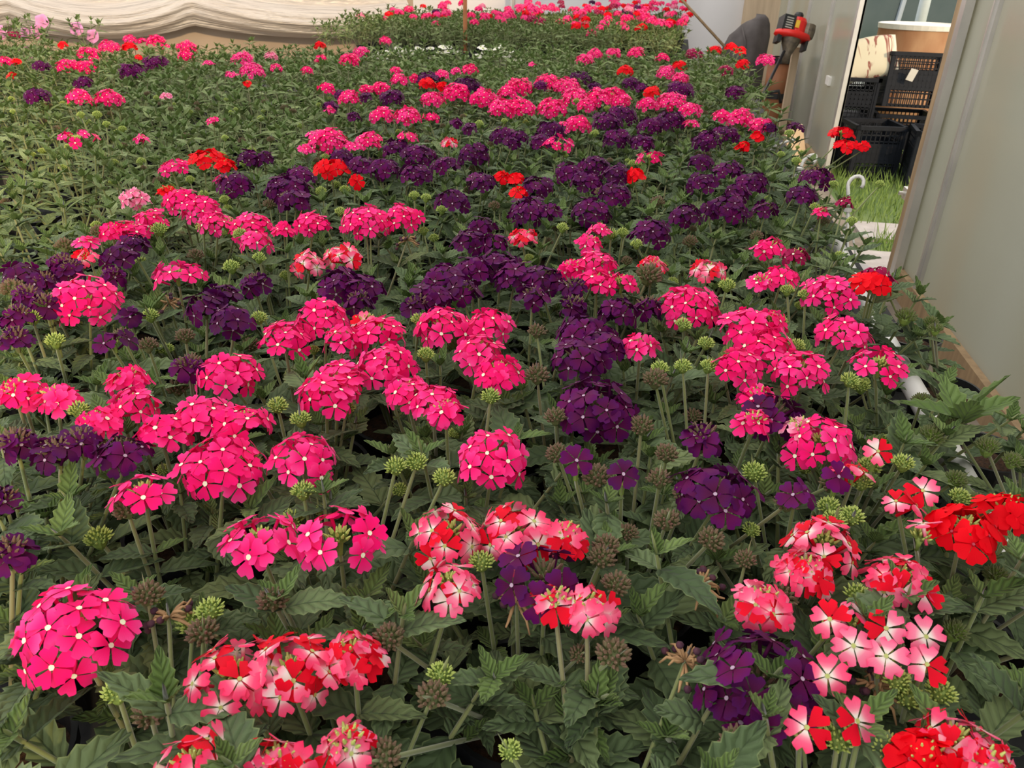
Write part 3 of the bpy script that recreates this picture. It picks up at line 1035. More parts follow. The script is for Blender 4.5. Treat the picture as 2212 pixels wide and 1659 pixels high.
def stem_with_leaves(root, base, top, rnd, rad, nleaf, pale):
    stem_obj(root, base, top, rad)
    d = (top-base)
    for i in range(nleaf):
        t = 0.45 + 0.4*(i//2)/max(1, nleaf//2)
        p = base + d*t
        a = rnd.uniform(0, pi) if i % 2 == 0 else a + pi
        dd = leaf_dir(a, rnd.uniform(-0.1, 0.5))
        kd = 'P' if pale else ('Y' if rnd.random() < 0.45 else 'N')
        sc = rnd.uniform(0.65, 1.0)
        obj('leaf', leaf_mesh(kd, rnd), root, basis(p, dd, (0, 0, 1), sc))

STUFF = []
ROOTS = []
SHOOTS = []      # two tall bright leafy shoots that stand above the rest
for (x, y, w) in ((2078, 905, 1.5), (1168, 470, 1.3), (2045, 1180, 1.2)):
    p = onz(x, y, zhead(y)-0.035)
    SHOOTS.append((near_pot(p, 'shoot'), p, w))
GROUP = 'potted verbenas on the bench'
n_ind = 0
EMPTY = []
for q in sorted(pots, key=lambda a: a['k']):
    rnd = random.Random(int(q['x']*1000)*7919 + int(q['y']*1000))
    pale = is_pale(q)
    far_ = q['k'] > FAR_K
    gap = (-60 < q['px'] < 70 and 330 < q['py'] < 420)
    if far_ and not q['heads']:
        STUFF.append(q)
        continue
    n_ind += 1
    nb = len(q['buds'])
    lab = verbena_label(q, pale, gap)
    root = thing('potted_verbena' if not gap else 'plant_pot', lab, 'plant' if not gap else 'pot', (q['x'], q['y'], BENCH_Z), GROUP if not gap else 'empty pots on the bench')
    ROOTS.append((root, q))
    O = Vector((q['x'], q['y'], BENCH_Z))
    ps = Matrix.Diagonal((0.78, 0.78, 0.9, 1)) if q.get('edge') else Matrix.Identity(4)
    obj('pot', POT, root, ps)
    obj('soil', SOIL, root, ps @ Matrix.Rotation(rnd.uniform(0, 6.28), 4, 'Z'))
    if gap:
        continue
    if far_:
        obj('foliage', foliage_mesh(pale, rnd.randrange(4)), root, Matrix.Rotation(rnd.uniform(0, 6.28), 4, 'Z'))
    else:
        shoots = 7 if not q.get('edge') else (4 if q['y'] < 0.7 else 1)
        stems, leaves = foliage_plan(rnd, pale, shoots) if not q.get('edge') else foliage_plan(rnd, pale, shoots, 0.06, 0.02, 0.06)
        for (a, b, r_) in stems:
            stem_obj(root, a, b, r_)
        for (p, d, z, sc, kd) in leaves:
            if not q['heads'] and not pale and kd == 'N' and rnd.random() < 0.15:
                kd = 'Y'
                sc *= 1.3
            obj('leaf', leaf_mesh(kd, rnd), root, basis(p, d, z, sc))
    base = Vector((0, 0, POT_H*0.8))
    for (p, D, col, n, w) in q['heads']:
        c = p - O
        c = Vector((c.x, c.y, c.z - D*0.16))
        b0 = base + Vector((c.x, c.y, 0)).normalized()*0.015
        foot = c - Vector((0, 0, D*0.22))
        if far_ or w < 44:
            stem_obj(root, b0, foot, 0.0017)
            obj('flower_head', merged_head(col, D, n, rnd), root, Matrix.Translation(c) @ Matrix.Rotation(rnd.uniform(0, 6.28), 4, 'Z'))
        else:
            stem_with_leaves(root, b0, foot, rnd, 0.0019, 6, pale)
            core = (CORE_D if col == 'V' else CORE_G)[rnd.randrange(2)]
            if 0 < n <= 3:
                core = CORE_S
            lay = floret_layout(D, col, n, rnd)
            cs = max(0.6, min(1.5, D/0.05))
            M = Matrix.Translation(c)
            hd = obj('flower_head', core, root, M)
            for (fp, fn, sc) in lay:
                src = FLO[col]
                place_floret(hd, src[rnd.randrange(len(src))], fp, fn, sc, rnd.uniform(0, 6.28))
    for (p, D, kind) in q['buds']:
        c = p-O
        b0 = base + Vector((c.x, c.y, 0)).normalized()*0.012
        stem_with_leaves(root, b0, c, rnd, 0.0018, 2 if not far_ else 0, pale)
        bud_tuft(root, c, D, kind, rnd)
    for (sq, sp_, sw) in SHOOTS:
        if sq is q:
            c = sp_-O
            stem_obj(root, base, c, 0.0021)
            for k_ in range(5):
                dd = leaf_dir(0.4+k_*1.35, (0.35, 0.5, 0.2, 0.9, 1.2)[k_])
                obj('leaf', LEAVES_Y[2], root, basis(c-Vector((0, 0, 0.006*(k_ % 2))), dd, (-dd.x, -dd.y, 1.0), sw*1.35))
    for (p, D) in q['with_']:
        c = p-O
        stem_obj(root, base, c, 0.0017)
        obj('withered_head', WITHER[rnd.randrange(3)], root, Matrix.Translation(c) @ Matrix.Scale(max(0.7, D/0.045), 4))
    if not far_ and not q.get('edge') and rnd.random() < 0.75:      # small unlisted bud tips among the leaves
        for _ in range(rnd.choice((1, 2, 2))):
            ph = rnd.uniform(0, 6.28)
            c = Vector((0.05*cos(ph), 0.05*sin(ph), POT_H + rnd.uniform(0.075, 0.115)))
            stem_obj(root, base, c, 0.0016)
            bud_tuft(root, c, rnd.uniform(0.012, 0.024), 'D' if q['col'] == 'V' else ('D' if q['col'] is None and rnd.random() < .4 else 'G'), rnd)
seen = {}
for root_, q_ in ROOTS:
    seen.setdefault(root_['label'], []).append((root_, q_))
for lab_, lst in seen.items():
    if len(lst) < 2 or 'pipe' in lab_ or 'gap' in lab_:
        continue
    for root_, q_ in lst:       # tell look-alikes apart by the two flower colours next to them
        ds = []
        for o_ in pots:
            if o_ is not q_ and o_['heads']:
                ds.append(((o_['x']-q_['x'])**2+(o_['y']-q_['y'])**2, COLN[o_['heads'][0][2]]))
        ds.sort()
        cols_ = []
        for d_, c_ in ds:
            if d_ < 0.16 and c_ not in cols_:
                cols_.append(c_)
        head_ = lab_.split(', next to')[0]
        if len(cols_) >= 2:
            new_ = f"{head_}, between {cols_[0]} and {cols_[1]} ones"
            if len(new_.replace('-', ' ').split()) <= 15:
                root_['label'] = new_
print('individual plants', n_ind, 'stuff', len(STUFF), 'left over heads', len(FARH))

# the many small plants farther down the bench, past counting
def carpet(name, spots, label, cat, zscale=1.0, z0=BENCH_Z, pale=True, seed=5):
    rnd = random.Random(seed)
    V, Fc, MI, UV, off = [], [], [], [], 0
    cache = {}
    for (x, y, s) in spots:
        v = rnd.randrange(4)
        if v not in cache:
            me = foliage_mesh(pale, v)
            co = np.array([c.co for c in me.vertices])
            uvl = me.uv_layers[0].data
            uvs = np.full((len(co), 2), 0.5)
            for l in me.loops:
                uvs[l.vertex_index] = uvl[l.index].uv
            cache[v] = (co, [tuple(f.vertices) for f in me.polygons], [f.material_index for f in me.polygons], uvs)
        co, fs, mi, uvs = cache[v]
        a = rnd.uniform(0, 6.28)
        ca, sa = cos(a), sin(a)
        zz = (co[:, 2])*zscale*s
        V.append(np.column_stack((co[:, 0]*ca*s-co[:, 1]*sa*s+x, co[:, 0]*sa*s+co[:, 1]*ca*s+y, zz+z0)))
        Fc += [tuple(i+off for i in f) for f in fs]
        MI += mi
        UV.append(uvs)
        off += len(co)
    mb = MB()
    mb.v = [tuple(p) for p in np.concatenate(V)]
    mb.f = Fc
    mb.mi = MI
    mb.uv = [tuple(u) for u in np.concatenate(UV)]
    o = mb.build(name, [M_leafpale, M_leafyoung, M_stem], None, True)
    o['kind'] = 'stuff'
    return tag(o, label, cat)
carpet('verbena_foliage', [(q['x'], q['y'], 1.0+R.uniform(-.05, .12)) for q in STUFF], 'pale green mass of small verbena plants filling the far end of the bench', 'foliage')

# ------------------------------------------------------------------ petunias and white flowers
def petunia_mesh():
    mb = MB()
    n = 20
    vs, uv, fs = [(0, 0, -0.012)], [(0.5, 0)], []
    for i, (r_, z) in enumerate(((0.006, -0.006), (0.016, 0.0), (0.026, 0.002), (0.033, -0.001))):
        for k in range(n):
            t = 2*pi*k/n
            lob = 1 + (0.07*cos(5*t) if i > 1 else 0)
            vs.append((r_*lob*cos(t), r_*lob*sin(t), z + (0.003*sin(5*t+1) if i > 1 else 0)))
            uv.append((k/n, (i+1)/4))
    for k in range(n):
        k2 = (k+1) % n
        fs.append((0, 1+k, 1+k2))
        for i in range(3):
            fs.append((1+i*n+k, 1+(i+1)*n+k, 1+(i+1)*n+k2, 1+i*n+k2))
    mb.add(vs, fs, 0, uv)
    mb.tube([(0, 0, -0.01), (0, 0, -0.04)], [0.004, 0.002], 6, 1)
    return mb.mesh('flower', [M_petunia, M_stem], True)
PET = petunia_mesh()
for (sp, dist, lab) in ((((90, 46), (78, 68), (52, 74)), 4.3, 'potted petunia with three orchid pink trumpet flowers below the film curtain'),
                        (((165, 62), (200, 78)), 4.35, 'potted petunia with two orchid pink trumpet flowers below the film curtain'),
                        (((58, 116), (66, 130)), 3.7, 'potted petunia with two large orchid pink flowers beside dark purple verbena'),
                        (((0, 70),), 4.2, 'potted petunia with a single orchid pink flower below the film curtain')):
    pts = [onk(x, y, dist+0.02*i) for i, (x, y) in enumerate(sp)]
    bx = sum(p.x for p in pts)/len(pts)
    by = sum(p.y for p in pts)/len(pts)
    root = thing('potted_petunia', lab, 'plant', (bx, by, BENCH_Z), 'petunias on the bench')
    O = Vector((bx, by, BENCH_Z))
    obj('pot', POT, root)
    obj('soil', SOIL, root)
    obj('foliage', foliage_mesh(True, 1), root, Matrix.Diagonal((1.2, 1.2, 1.35, 1)))
    for i, p in enumerate(pts):
        c = p-O
        stem_obj(root, (0, 0, POT_H*0.8), c-Vector((0, 0, 0.02)), 0.002)
        obj('flower', PET, root, basis(c, (0.2*i, 0.3, 1.0), (0.25-0.2*i, -1.0, 0.35), 1.15))

def small_daisy(matp):
    mb = MB()
    for k in range(6):
        petal(mb, 2*pi*k/6, 0.011, 1.1, 0.1, -0.1, 0, fr, 0.08)
    mb.lathe([(0, 0.003), (0.0025, 0.002), (0.0028, 0.0)], 8, (0, 0, 0), 1)
    return mb.mesh('flower', [matp, M_budtip], True)
DAISY = small_daisy(M_whiteflower)
wr = random.Random(31)
WHITE = [(845, 122), (872, 128), (900, 118), (955, 114), (1068, 116), (1092, 134)]
for i, (x, y) in enumerate(WHITE):
    pc = onk(x, y, 3.55 + 0.02*i)
    root = thing('potted_white_flower', 'potted plant covered with small cream white flowers among pink verbenas', 'plant', (pc.x, pc.y, BENCH_Z), 'white flowering pots on the bench')
    obj('pot', POT, root)
    obj('soil', SOIL, root)
    obj('foliage', foliage_mesh(True, i % 4), root, Matrix.Diagonal((1, 1, 1.15, 1)))
    for k in range(16 if i != 3 else 8):
        c = Vector((wr.uniform(-.07, .07), wr.uniform(-.07, .07), pc.z-BENCH_Z+wr.uniform(-.015, .03)))
        stem_obj(root, (0, 0, POT_H*0.8), c, 0.001)
        obj('flower', DAISY, root, basis(c, (wr.uniform(-.4, .4), 1, 0.3), (wr.uniform(-.4, .4), -0.4, 1), wr.uniform(1.3, 2.0)))

# ------------------------------------------------------------------ far bed below the end wall
fb = random.Random(77)
spots = []
yy = 5.12
while yy < 8.5:
    x = -2.25
    while x < 0.05:
        if (Vector((x, yy, 0))-A_).dot(nrm) > 0.40:
            spots.append((x+fb.uniform(-.03, .03), yy+fb.uniform(-.03, .03), fb.uniform(1.0, 1.2)))
        x += 0.155
    yy += 0.15
carpet('far_bed_foliage', spots, 'tall green mass of bedding plants on the bench below the end wall', 'foliage', 1.12, BENCH_Z, True, 9)
def far_plant(x, y, cols):
    words = ' and '.join(f"{NUM[c]} {COLN[k]}" for k, c in sorted(cols.items(), key=lambda a: -a[1]))
    tot = sum(cols.values())
    root = thing('bedding_plant', f"tall bedding plant with {words} head{'s' if tot > 1 else ''} below the end wall", 'plant', (x, y, BENCH_Z), 'bedding plants on the far bench')
    obj('pot', POT, root)
    obj('foliage', foliage_mesh(True, fb.randrange(4)), root, Matrix.Rotation(fb.uniform(0, 6.28), 4, 'Z') @ Matrix.Diagonal((1.1, 1.1, 1.2, 1)))
    for k, c in cols.items():
        for i in range(c):
            p = Vector((fb.uniform(-.09, .09), fb.uniform(-.08, .08), 0.25+0.02*(y-5.1)+fb.uniform(-.03, .05)))
            stem_obj(root, (0, 0, POT_H), p-Vector((0, 0, .01)), 0.0018)
            obj('flower_head', merged_head(k, fb.choice((0.06, 0.07, 0.08)), 0, fb), root, Matrix.Translation(p))
placed = []
for i in range(260):
    x = -2.2 + 2.25*fb.random()**0.75
    y = 5.1 + 3.3*fb.random()**0.75
    if (Vector((x, y, 0))-A_).dot(nrm) < 0.40:
        continue
    if len(placed) > 115 or any((x-a_)**2+(y-b2)**2 < 0.0196 for a_, b2 in placed):
        continue
    placed.append((x, y))
    dense = (x > -1.5)
    k1 = fb.choices(['P', 'R', 'M', 'L', 'V'], [0.62, 0.2, 0.07, 0.06, 0.05])[0]
    cols = {k1: fb.choice((1, 2, 2, 3)) if dense else 1}
    if fb.random() < 0.3:
        cols['R' if k1 == 'P' else 'P'] = 1
    far_plant(x, y, cols)

# ------------------------------------------------------------------ things along the bench edge
root = tag(MB().tube([(0.322, 0.40, 0.672), (0.322, 0.80, 0.678), (0.326, 1.20, 0.672), (0.335, 1.56, 0.676)], 0.0125, 12).build('plastic_pipe', M_whiteplastic, None, True),
           'white plastic pipe lying along the edge of the bench', 'pipe')
def hanger(label, hook, foot, lean=0.0):
    hk, ft = Vector(hook), Vector(foot)
    root = thing('pot_hanger', label, 'hanger', ft, 'white pot hangers at the bench edge')
    h = hk-ft
    pts = [h*0.55, h*0.8]
    r_ = 0.017
    side = Vector((0.92, 0.1, 0.3)).normalized()
    upv = h.normalized()
    c = h*0.80 + side*r_
    for i in range(9):
        a = pi - pi*1.25*i/8
        pts.append(c + side*r_*cos(a) + upv*r_*sin(a))
    MB().tube(pts, 0.0042, 8).build('hook', M_whiteplastic, root, True)
    MB().lathe([(0, -0.008), (0.009, -0.006), (0.009, 0.006), (0, 0.008)], 10, h*0.55).build('hub', M_whiteplastic, root)
    for a in (0.3, 2.4, 4.5):
        MB().tube([h*0.55, Vector((0.02*cos(a), 0.02*sin(a), 0))], 0.0022, 6).build('strand', M_whiteplastic, root)
    return root
kk = 1.75
hanger('white plastic pot hanger with its curved hook upright beside scarlet flowers', onk(1832, 362, kk), onk(1832, 560, kk))
hanger('white plastic pot hanger lying tilted under dark purple flowers', onk(1700, 305, 2.25), onk(1650, 330, 2.35))
hanger('white plastic pot hanger half buried in leaves behind dark purple flowers', onk(1738, 340, 2.0), onk(1715, 400, 2.0))
sp = onk(1005, 100, 4.85)
MBs = MB().tube([(0, 0, 0), (0.0, 0, 1.5)], 0.013, 8).build('stake', mat('rusty_stake', (0.40, 0.15, 0.05), (0.28, 0.10, 0.04), 30, 0.8, 0.3), None, True)
MBs.location = (sp.x, sp.y, BENCH_Z-0.57)
tag(MBs, 'rusty brown upright stake standing between the two flower benches', 'stake')

# ------------------------------------------------------------------ tools and sacks by the far door
M_tarp = mat('dark_grey_cloth', (0.13, 0.115, 0.115), (0.07, 0.06, 0.06), 7, 0.85, 0.5, bd=0.01)
M_sack = mat('brown_hide', (0.30, 0.115, 0.045), (0.20, 0.075, 0.03), 6, 0.6, 0.2)
M_trimred = mat('red_plastic', (0.80, 0.020, 0.015), (0.68, 0.015, 0.012), 20, 0.35)
M_engine = mat('engine_metal', (0.10, 0.085, 0.07), (0.22, 0.18, 0.13), 40, 0.45, 0.3, metal=0.4)
M_yellow = mat('yellow_sticker', (0.85, 0.55, 0.05), (0.80, 0.45, 0.04), 30, 0.5)
k_ = 6.4
c = onk(1608, 78, k_)
zt_ = onk(1612, 38, k_).z
root = thing('covered_machine', 'dark grey cloth hood draped over a machine behind the flowers', 'cover', (c.x, c.y, 0))
mb = MB()
n = 28
vs, fs = [], []
rows = [(0.0, 0.20, 0.20), (0.5, 0.19, 0.19), (0.70, 0.185, 0.17), (0.84, 0.165, 0.15), (0.92, 0.135, 0.13), (0.97, 0.105, 0.10), (1.0, 0.07, 0.06), (1.005, 0.0, 0.0)]
for i, (z, a, b) in enumerate(rows):
    for k in range(n):
        t = 2*pi*k/n
        f = 1+0.05*sin(5*t+z*3)+0.03*sin(9*t)
        sk = 0.20*max(0, z-0.66)
        vs.append((a*f*cos(t)+sk, b*f*sin(t), z*zt_+(0.03*cos(t+0.3) if i > 3 else 0)))
for i in range(len(rows)-1):
    for k in range(n):
        k2 = (k+1) % n
        fs.append((i*n+k, i*n+k2, (i+1)*n+k2, (i+1)*n+k))
mb.add(vs, fs)
mb.build('cloth', M_tarp, root, True)
mb = MB()
mb.tube([(-0.04, -0.13, zt_*0.93), (0.0, -0.17, zt_*0.8), (0.03, -0.20, zt_*0.4)], 0.008, 6)
mb.build('seam', M_tarp, root, True)

c = onk(1676, 200, 6.15)
zs_ = onk(1676, 118, 6.15).z
root = thing('brown_sack', 'rust brown sack with black straps leaning beside the string trimmer', 'sack', (c.x, c.y, 0))
mb = MB()
mb.lathe([(0, 0), (0.085, 0.0), (0.10, 0.12), (0.095, 0.35), (0.10, 0.55), (0.08, zs_-0.08), (0.05, zs_-0.02), (0, zs_)], 20)
mb.build('bag', M_sack, root, True)
for z in (0.30, 0.56):
    mb = MB()
    mb.lathe([(0.099, z-0.02), (0.104, z-0.02), (0.104, z+0.02), (0.099, z+0.02)], 20)
    mb.build('strap', M_black, root)

# string trimmer leaning engine-up against the polycarbonate
k_ = 5.55
E_ = onk(1712, 74, k_)
T_ = onk(1652, 196, k_-0.12)
ax = (T_-E_).normalized()
G_ = E_ + ax*((E_.z-0.03)/(-ax.z))
root = thing('string_trimmer', 'red and black petrol string trimmer leaning engine-up against the door panel', 'trimmer', G_)
MB().tube([E_-G_+ax*0.16, Vector((0, 0, 0))], 0.011, 10).build('shaft', M_black, root, True)
EB = Matrix.Translation(E_-G_) @ Matrix(((rt.x, 0, 0, 0), (rt.y, 0, 0, 0), (rt.z, 0, 0, 0), (0, 0, 0, 1)))
xax = (rt + Vector((0, 0, -0.22))).normalized()
zax = (-ax*0.55 + Vector((0, 0, 0.8))).normalized()
zax = (zax - xax*zax.dot(xax)).normalized()
yax = zax.cross(xax)
EM = Matrix(((xax.x, yax.x, zax.x, 0), (xax.y, yax.y, zax.y, 0), (xax.z, yax.z, zax.z, 0), (0, 0, 0, 1)))
EM = Matrix.Translation(E_-G_) @ EM
mb = MB()
mb.lathe([(0, -0.035), (0.115, -0.035), (0.135, -0.02), (0.13, 0.005), (0.10, 0.012), (0, 0.012)], 20, M=EM, sy=0.7)
mb.build('base_shroud', M_trimred, root, True)
mb = MB()
mb.box((-0.065, 0, 0.055), (0.085, 0.12, 0.10), EM)
mb.build('air_filter_box', M_black, root)
mb = MB()
for i in range(5):
    mb.box((-0.065, -0.062, 0.02+0.016*i), (0.05, 0.004, 0.008), EM)
mb.build('filter_grille', M_alu, root)
mb = MB()
mb.lathe([(0, 0.0), (0.062, 0.0), (0.062, 0.075), (0.05, 0.10), (0.03, 0.105), (0, 0.105)], 16, (0.02, 0, 0.01), M=EM)
mb.build('engine_cover', M_trimred, root)
mb = MB()
mb.box((-0.005, -0.064, 0.055), (0.028, 0.006, 0.05), EM)
mb.build('sticker', M_yellow, root)
mb = MB()
mb.lathe([(0, 0), (0.03, 0), (0.034, 0.02), (0.026, 0.035), (0, 0.04)], 12, (0.01, 0, 0.112), M=EM)
mb.build('fuel_cap', M_black, root)
mb = MB()
mb.lathe([(0, -0.05), (0.05, -0.045), (0.055, 0), (0.05, 0.045), (0, 0.05)], 14, (0.10, 0, 0.04), M=EM)
mb.build('muffler', M_engine, root)
mb = MB()
mb.lathe([(0.07, -0.035), (0.06, -0.07), (0.045, -0.10), (0.03, -0.14), (0.022, -0.20), (0, -0.20)], 14, M=EM)
mb.build('clutch_housing', M_engine, root, True)
mb = MB()
mb.box((-0.10, 0, -0.055), (0.03, 0.08, 0.05), EM)
mb.box((0.105, 0, -0.06), (0.02, 0.08, 0.07), EM)
mb.build('stand_foot', M_black, root)
P1 = E_ + ax*0.55 - G_
MB().tube([P1, P1+Vector((0.10, 0.0, 0.02)), P1+Vector((0.13, 0.02, -0.06))], 0.012, 8).build('loop_handle', M_black, root, True)

# plank and board propped by the door
a = onk(1703, 200, 5.85)
zp_ = onk(1706, 98, 5.85).z
root = MB().box((0, 0, zp_/2), (0.055, 0.02, zp_)).build('plank', M_palewood)
root.location = (a.x, a.y, 0)
root.rotation_euler = (0, 0.0, 0.3)
tag(root, 'pale timber plank standing upright behind the string trimmer', 'plank')
a = onz(1790, 352, 0.0)
root = MB().box((0, 0, 0.16), (0.12, 0.02, 0.36)).build('offcut_board', M_palewood)
root.location = (0.86, 5.15, 0)
root.rotation_euler = (0.0, -0.35, 0.5)
tag(root, 'short brown board offcut leaning at the foot of the door panel', 'board')
a, b = onk(1478, 5, 6.35), onk(1560, 95, 6.3)
d = (b-a).normalized()
g = b + d*0.06
o = MB().tube([a-d*0.9-g, Vector((0, 0, 0))], 0.011, 8).build('wooden_pole', M_wood, None, True)
o.location = g
tag(o, 'thin wooden pole leaning on the dark cloth hood before the end wall', 'pole')

# ------------------------------------------------------------------ outside the doorway
# crates
M_crate = mat('blue_black_crate_plastic', (0.005, 0.007, 0.012), (0.009, 0.012, 0.019), 30, 0.5, spec=0.2)
def crate(label, loc, rz, s=(0.56, 0.36, 0.30), tilt=(0, 0), up=True):
    root = thing('plastic_crate', label, 'crate', loc, 'black crates outside the doorway')
    root.rotation_euler = (tilt[0], tilt[1], rz)
    w, l, h = s
    MB().box((0, 0, 0.012), (w*0.94, l*0.94, 0.02)).build('base', M_crate, root)
    for (ax_, sg) in ((0, -1), (0, 1), (1, -1), (1, 1)):
        mb = MB()
        L = (l if ax_ == 0 else w)*0.97
        off = (w if ax_ == 0 else l)/2*sg*0.97
        nb = int(L/0.026)
        def bar(u, z, du, dz, t=0.006):
            if ax_ == 0:
                mb.box((off, u, z), (t, du, dz))
            else:
                mb.box((u, off, z), (du, t, dz))
        for i in range(nb+1):
            bar(-L/2+L*i/nb, h/2, 0.006, h*0.96)
        for i in range(9):
            bar(0, h*(i+0.5)/9, L, 0.007)
        bar(0, h*0.5, L, h*0.36, 0.004)
        for sgn in (-1, 1):
            bar(sgn*L/2*0.97, h/2, 0.03, h*0.98, 0.012)
        mb.build('side_lattice', M_crate, root)
    mb = MB()
    for sg in (-1, 1):
        mb.box((sg*w/2, 0, h-0.012), (0.024, l+0.024, 0.024))
        mb.box((0, sg*l/2, h-0.012), (w+0.024, 0.024, 0.024))
    mb.build('rim', M_crate, root)
    return root
crate('black lattice crate on the grass before the cream cushion', (1.29, 5.42, 0), 0.12, (0.29, 0.31, 0.33))
crate('black lattice crate on the grass with a white slip on its rim', (1.63, 5.22, 0), -0.12, (0.29, 0.31, 0.34))
crate('black lattice crate at the bottom of the stack under the cream cushion', (1.21, 5.98, 0), 0.03, (0.30, 0.33, 0.28))
c4 = crate('black lattice crate on top of the stack under the cream cushion', (1.21, 5.98, 0.28), 0.0, (0.30, 0.33, 0.27))
c6 = crate('black lattice crate standing on the grass under the tipped one', (1.58, 5.98, 0.0), -0.03, (0.36, 0.33, 0.33))
c5 = crate('black lattice crate tipped back on another, carrying a white tag', (1.60, 5.95, 0.36), -0.05, (0.38, 0.32, 0.34), (-0.12, 0.0))
o = MB().box((0, 0, 0), (0.08, 0.05, 0.002)).build('paper_slip', M_whiteplastic)
o.location = (1.60, 5.075, 0.343)
o.rotation_euler = (0, 0, 0.2)
tag(o, 'small white paper slip lying on the rim of a black crate', 'paper')
tg = onk(1970, 162, (c5.location-CAM).dot(fw)-0.26)
o = MB().box((0, 0, 0), (0.045, 0.003, 0.075)).build('paper_tag', M_whiteplastic)
o.location = tg
o.rotation_euler = (0.2, 0.25, -0.1)
tag(o, 'small white paper tag hanging on the tipped black crate', 'tag')

# rusty drum with a white lid
dk = 6.05
ct = onk(1998, 52, dk)
M_rust = mat('rusty_drum', (0.46, 0.27, 0.15), (0.30, 0.13, 0.06), 3.0, 0.75, 0.2, stretch=(2, 2, 1))
root = thing('steel_drum', 'rusty steel drum with a white lid behind the black crates', 'drum', (ct.x, ct.y, 0))
hh = ct.z
mb = MB()
Rd = 0.33
mb.lathe([(0, 0), (Rd, 0), (Rd, hh*0.3), (Rd*1.025, hh*0.33), (Rd, hh*0.36), (Rd, hh*0.64), (Rd*1.025, hh*0.67), (Rd, hh*0.7), (Rd, hh-0.03)], 40)
mb.build('shell', M_rust, root, True)
mb = MB()
mb.lathe([(0, hh-0.03), (Rd*1.02, hh-0.035), (Rd*1.03, hh), (Rd*0.99, hh+0.004), (Rd*0.97, hh-0.006), (0, hh-0.006)], 40)
mb.build('lid', M_whiteplastic, root)

# cream cushion with brown strokes
def cushion_mat():
    m, t, b = nt('cream_print_fabric')
    v = mapping(t, 'Object', (9, 9, 3.0))
    f = noise(t, 1.2, 2, vec=v, dist=1.5)
    c = ramp(t, f, [(0.0, (0.66, 0.63, 0.50)), (0.55, (0.66, 0.63, 0.50)), (0.60, (0.28, 0.10, 0.08)), (0.66, (0.28, 0.10, 0.08)), (0.70, (0.66, 0.63, 0.50))])
    t.links.new(c, b.inputs['Base Color'])
    b.inputs['Roughness'].default_value = 0.8
    return m
cc = Vector((1.26, 5.93, 0.63))
mb = MB()
n = 24
vs, fs = [], []
for i in range(n+1):
    u_ = -1+2*i/n
    for jx in range(n+1):
        w_ = -1+2*jx/n
        ed = max(0, (1-abs(u_)**4)*(1-abs(w_)**4))**0.5
        vs.append((u_*0.20, -0.05*ed, w_*0.135+0.03*(1-u_*u_)))
m1 = len(vs)
for (x, y, z) in vs[:m1]:
    vs.append((x, -y, z))
for i in range(n):
    for jx in range(n):
        a = i*(n+1)+jx
        fs.append((a, a+n+1, a+n+2, a+1))
        fs.append((m1+a, m1+a+1, m1+a+n+2, m1+a+n+1))
mb.add(vs, fs)
o = mb.build('cushion', cushion_mat(), None, True)
o.location = cc
o.rotation_euler = (-0.35, -0.30, -0.15)
tag(o, 'cream cushion printed with dark red strokes lying on the black crates', 'cushion')

# parked car beyond the drum, partly seen
M_car = mat('pale_blue_car_paint', (0.36, 0.42, 0.50), (0.33, 0.39, 0.47), 4, 0.3)
M_glass = mat('dark_car_glass', (0.03, 0.055, 0.055), (0.05, 0.075, 0.075), 2, 0.1)
M_tyre = mat('tyre_rubber', (0.015, 0.015, 0.016), (0.03, 0.03, 0.03), 30, 0.8)
cp = onk(1930, 60, 9.0)
root = thing('parked_car', 'pale blue-grey car with dark windows parked on the grass behind the drum', 'car', (cp.x-0.35, cp.y+0.9, LOW), rz=0.12)
prof = [(-2.0, 0.30), (-2.05, 0.62), (-1.95, 0.80), (-1.05, 0.88), (1.75, 0.90), (2.0, 0.80), (2.05, 0.45), (2.0, 0.28)]
def extr(mb, prof, y0, y1, inset=0.0):
    n = len(prof)
    vs = [(x, y0, z) for x, z in prof] + [(x, y1, z) for x, z in prof]
    fs = [tuple(range(n)), tuple(range(2*n-1, n-1, -1))]
    fs += [(i, i+n, (i+1) % n+n, (i+1) % n) for i in range(n)]
    mb.add(vs, fs)
mb = MB()
extr(mb, prof, -0.85, 0.85)
mb.build('body', M_car, root)
mb = MB()
cab = [(-1.0, 0.87), (-0.35, 1.38), (0.0, 1.44), (1.0, 1.42), (1.65, 0.89)]
extr(mb, cab, -0.74, 0.74)
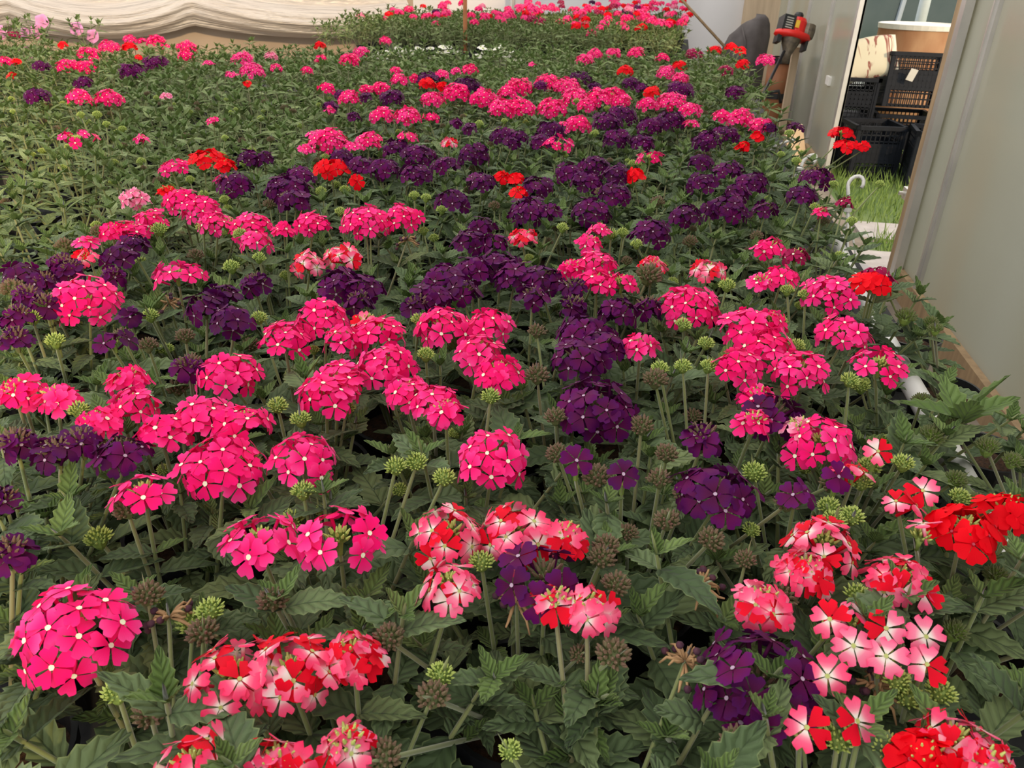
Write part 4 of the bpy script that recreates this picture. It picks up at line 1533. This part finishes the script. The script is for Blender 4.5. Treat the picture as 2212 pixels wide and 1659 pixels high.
mb.build('cabin', M_glass, root)
mb = MB()
extr(mb, [(-0.36, 1.38), (0.0, 1.47), (1.0, 1.45), (1.1, 1.37)], -0.75, 0.75)
mb.build('roof', M_car, root)
for sy in (-0.755, 0.755):
    for (x0, x1) in ((-0.97, -0.30), (0.32, 0.36), (1.62, 1.08)):
        MB().tube([(x0, sy, 0.88), (x1, sy, 1.42)], 0.03, 6).build('pillar', M_car, root)
for sx in (-1.25, 1.3):
    for sy in (-0.80, 0.80):
        mb = MB()
        mb.lathe([(0, -0.09), (0.28, -0.09), (0.31, -0.06), (0.31, 0.06), (0.28, 0.09), (0, 0.09)], 20, M=Matrix.Translation((sx, sy, 0.31)) @ Matrix.Rotation(pi/2, 4, 'X'))
        mb.build('wheel', M_tyre, root)
pp = onk(1992, 30, 8.0)
o = MB().tube([(0, 0, 0), (0, 0, 2.4)], 0.055, 10).build('post', mat('white_painted_post', (0.55, 0.62, 0.68), (0.48, 0.55, 0.62), 10, 0.5), None, True)
o.location = (pp.x, pp.y, 0)
tag(o, 'pale painted round post standing on the grass behind the drum', 'post')

# grass by the doorway
gb = random.Random(8)
mb = MB()
for i in range(9000):
    x = 1.03 + 3.2*gb.random()**1.3
    y = 3.2 + 3.5*gb.random()
    if 1.0 < x < 1.4 and (3.22 < y < 3.68 or 3.9 < y < 4.2) and gb.random() < 0.85:
        continue
    h = gb.uniform(0.03, 0.11)
    a = gb.uniform(0, 6.28)
    w = 0.004
    lx, ly = gb.uniform(-.04, .04), gb.uniform(-.04, .04)
    mb.add([(x-w*cos(a), y-w*sin(a), 0), (x+w*cos(a), y+w*sin(a), 0), (x+lx*0.5, y+ly*0.5, h*0.6), (x+lx, y+ly, h)], [(0, 1, 2), (0, 2, 3), (1, 3, 2)], 0)
o = mb.build('grass', mat('grass_blades', (0.10, 0.19, 0.03), (0.20, 0.29, 0.07), 2.0, 0.7))
o['kind'] = 'stuff'
tag(o, 'short green grass growing outside the greenhouse doorway', 'grass')
print('objects', len(bpy.data.objects))
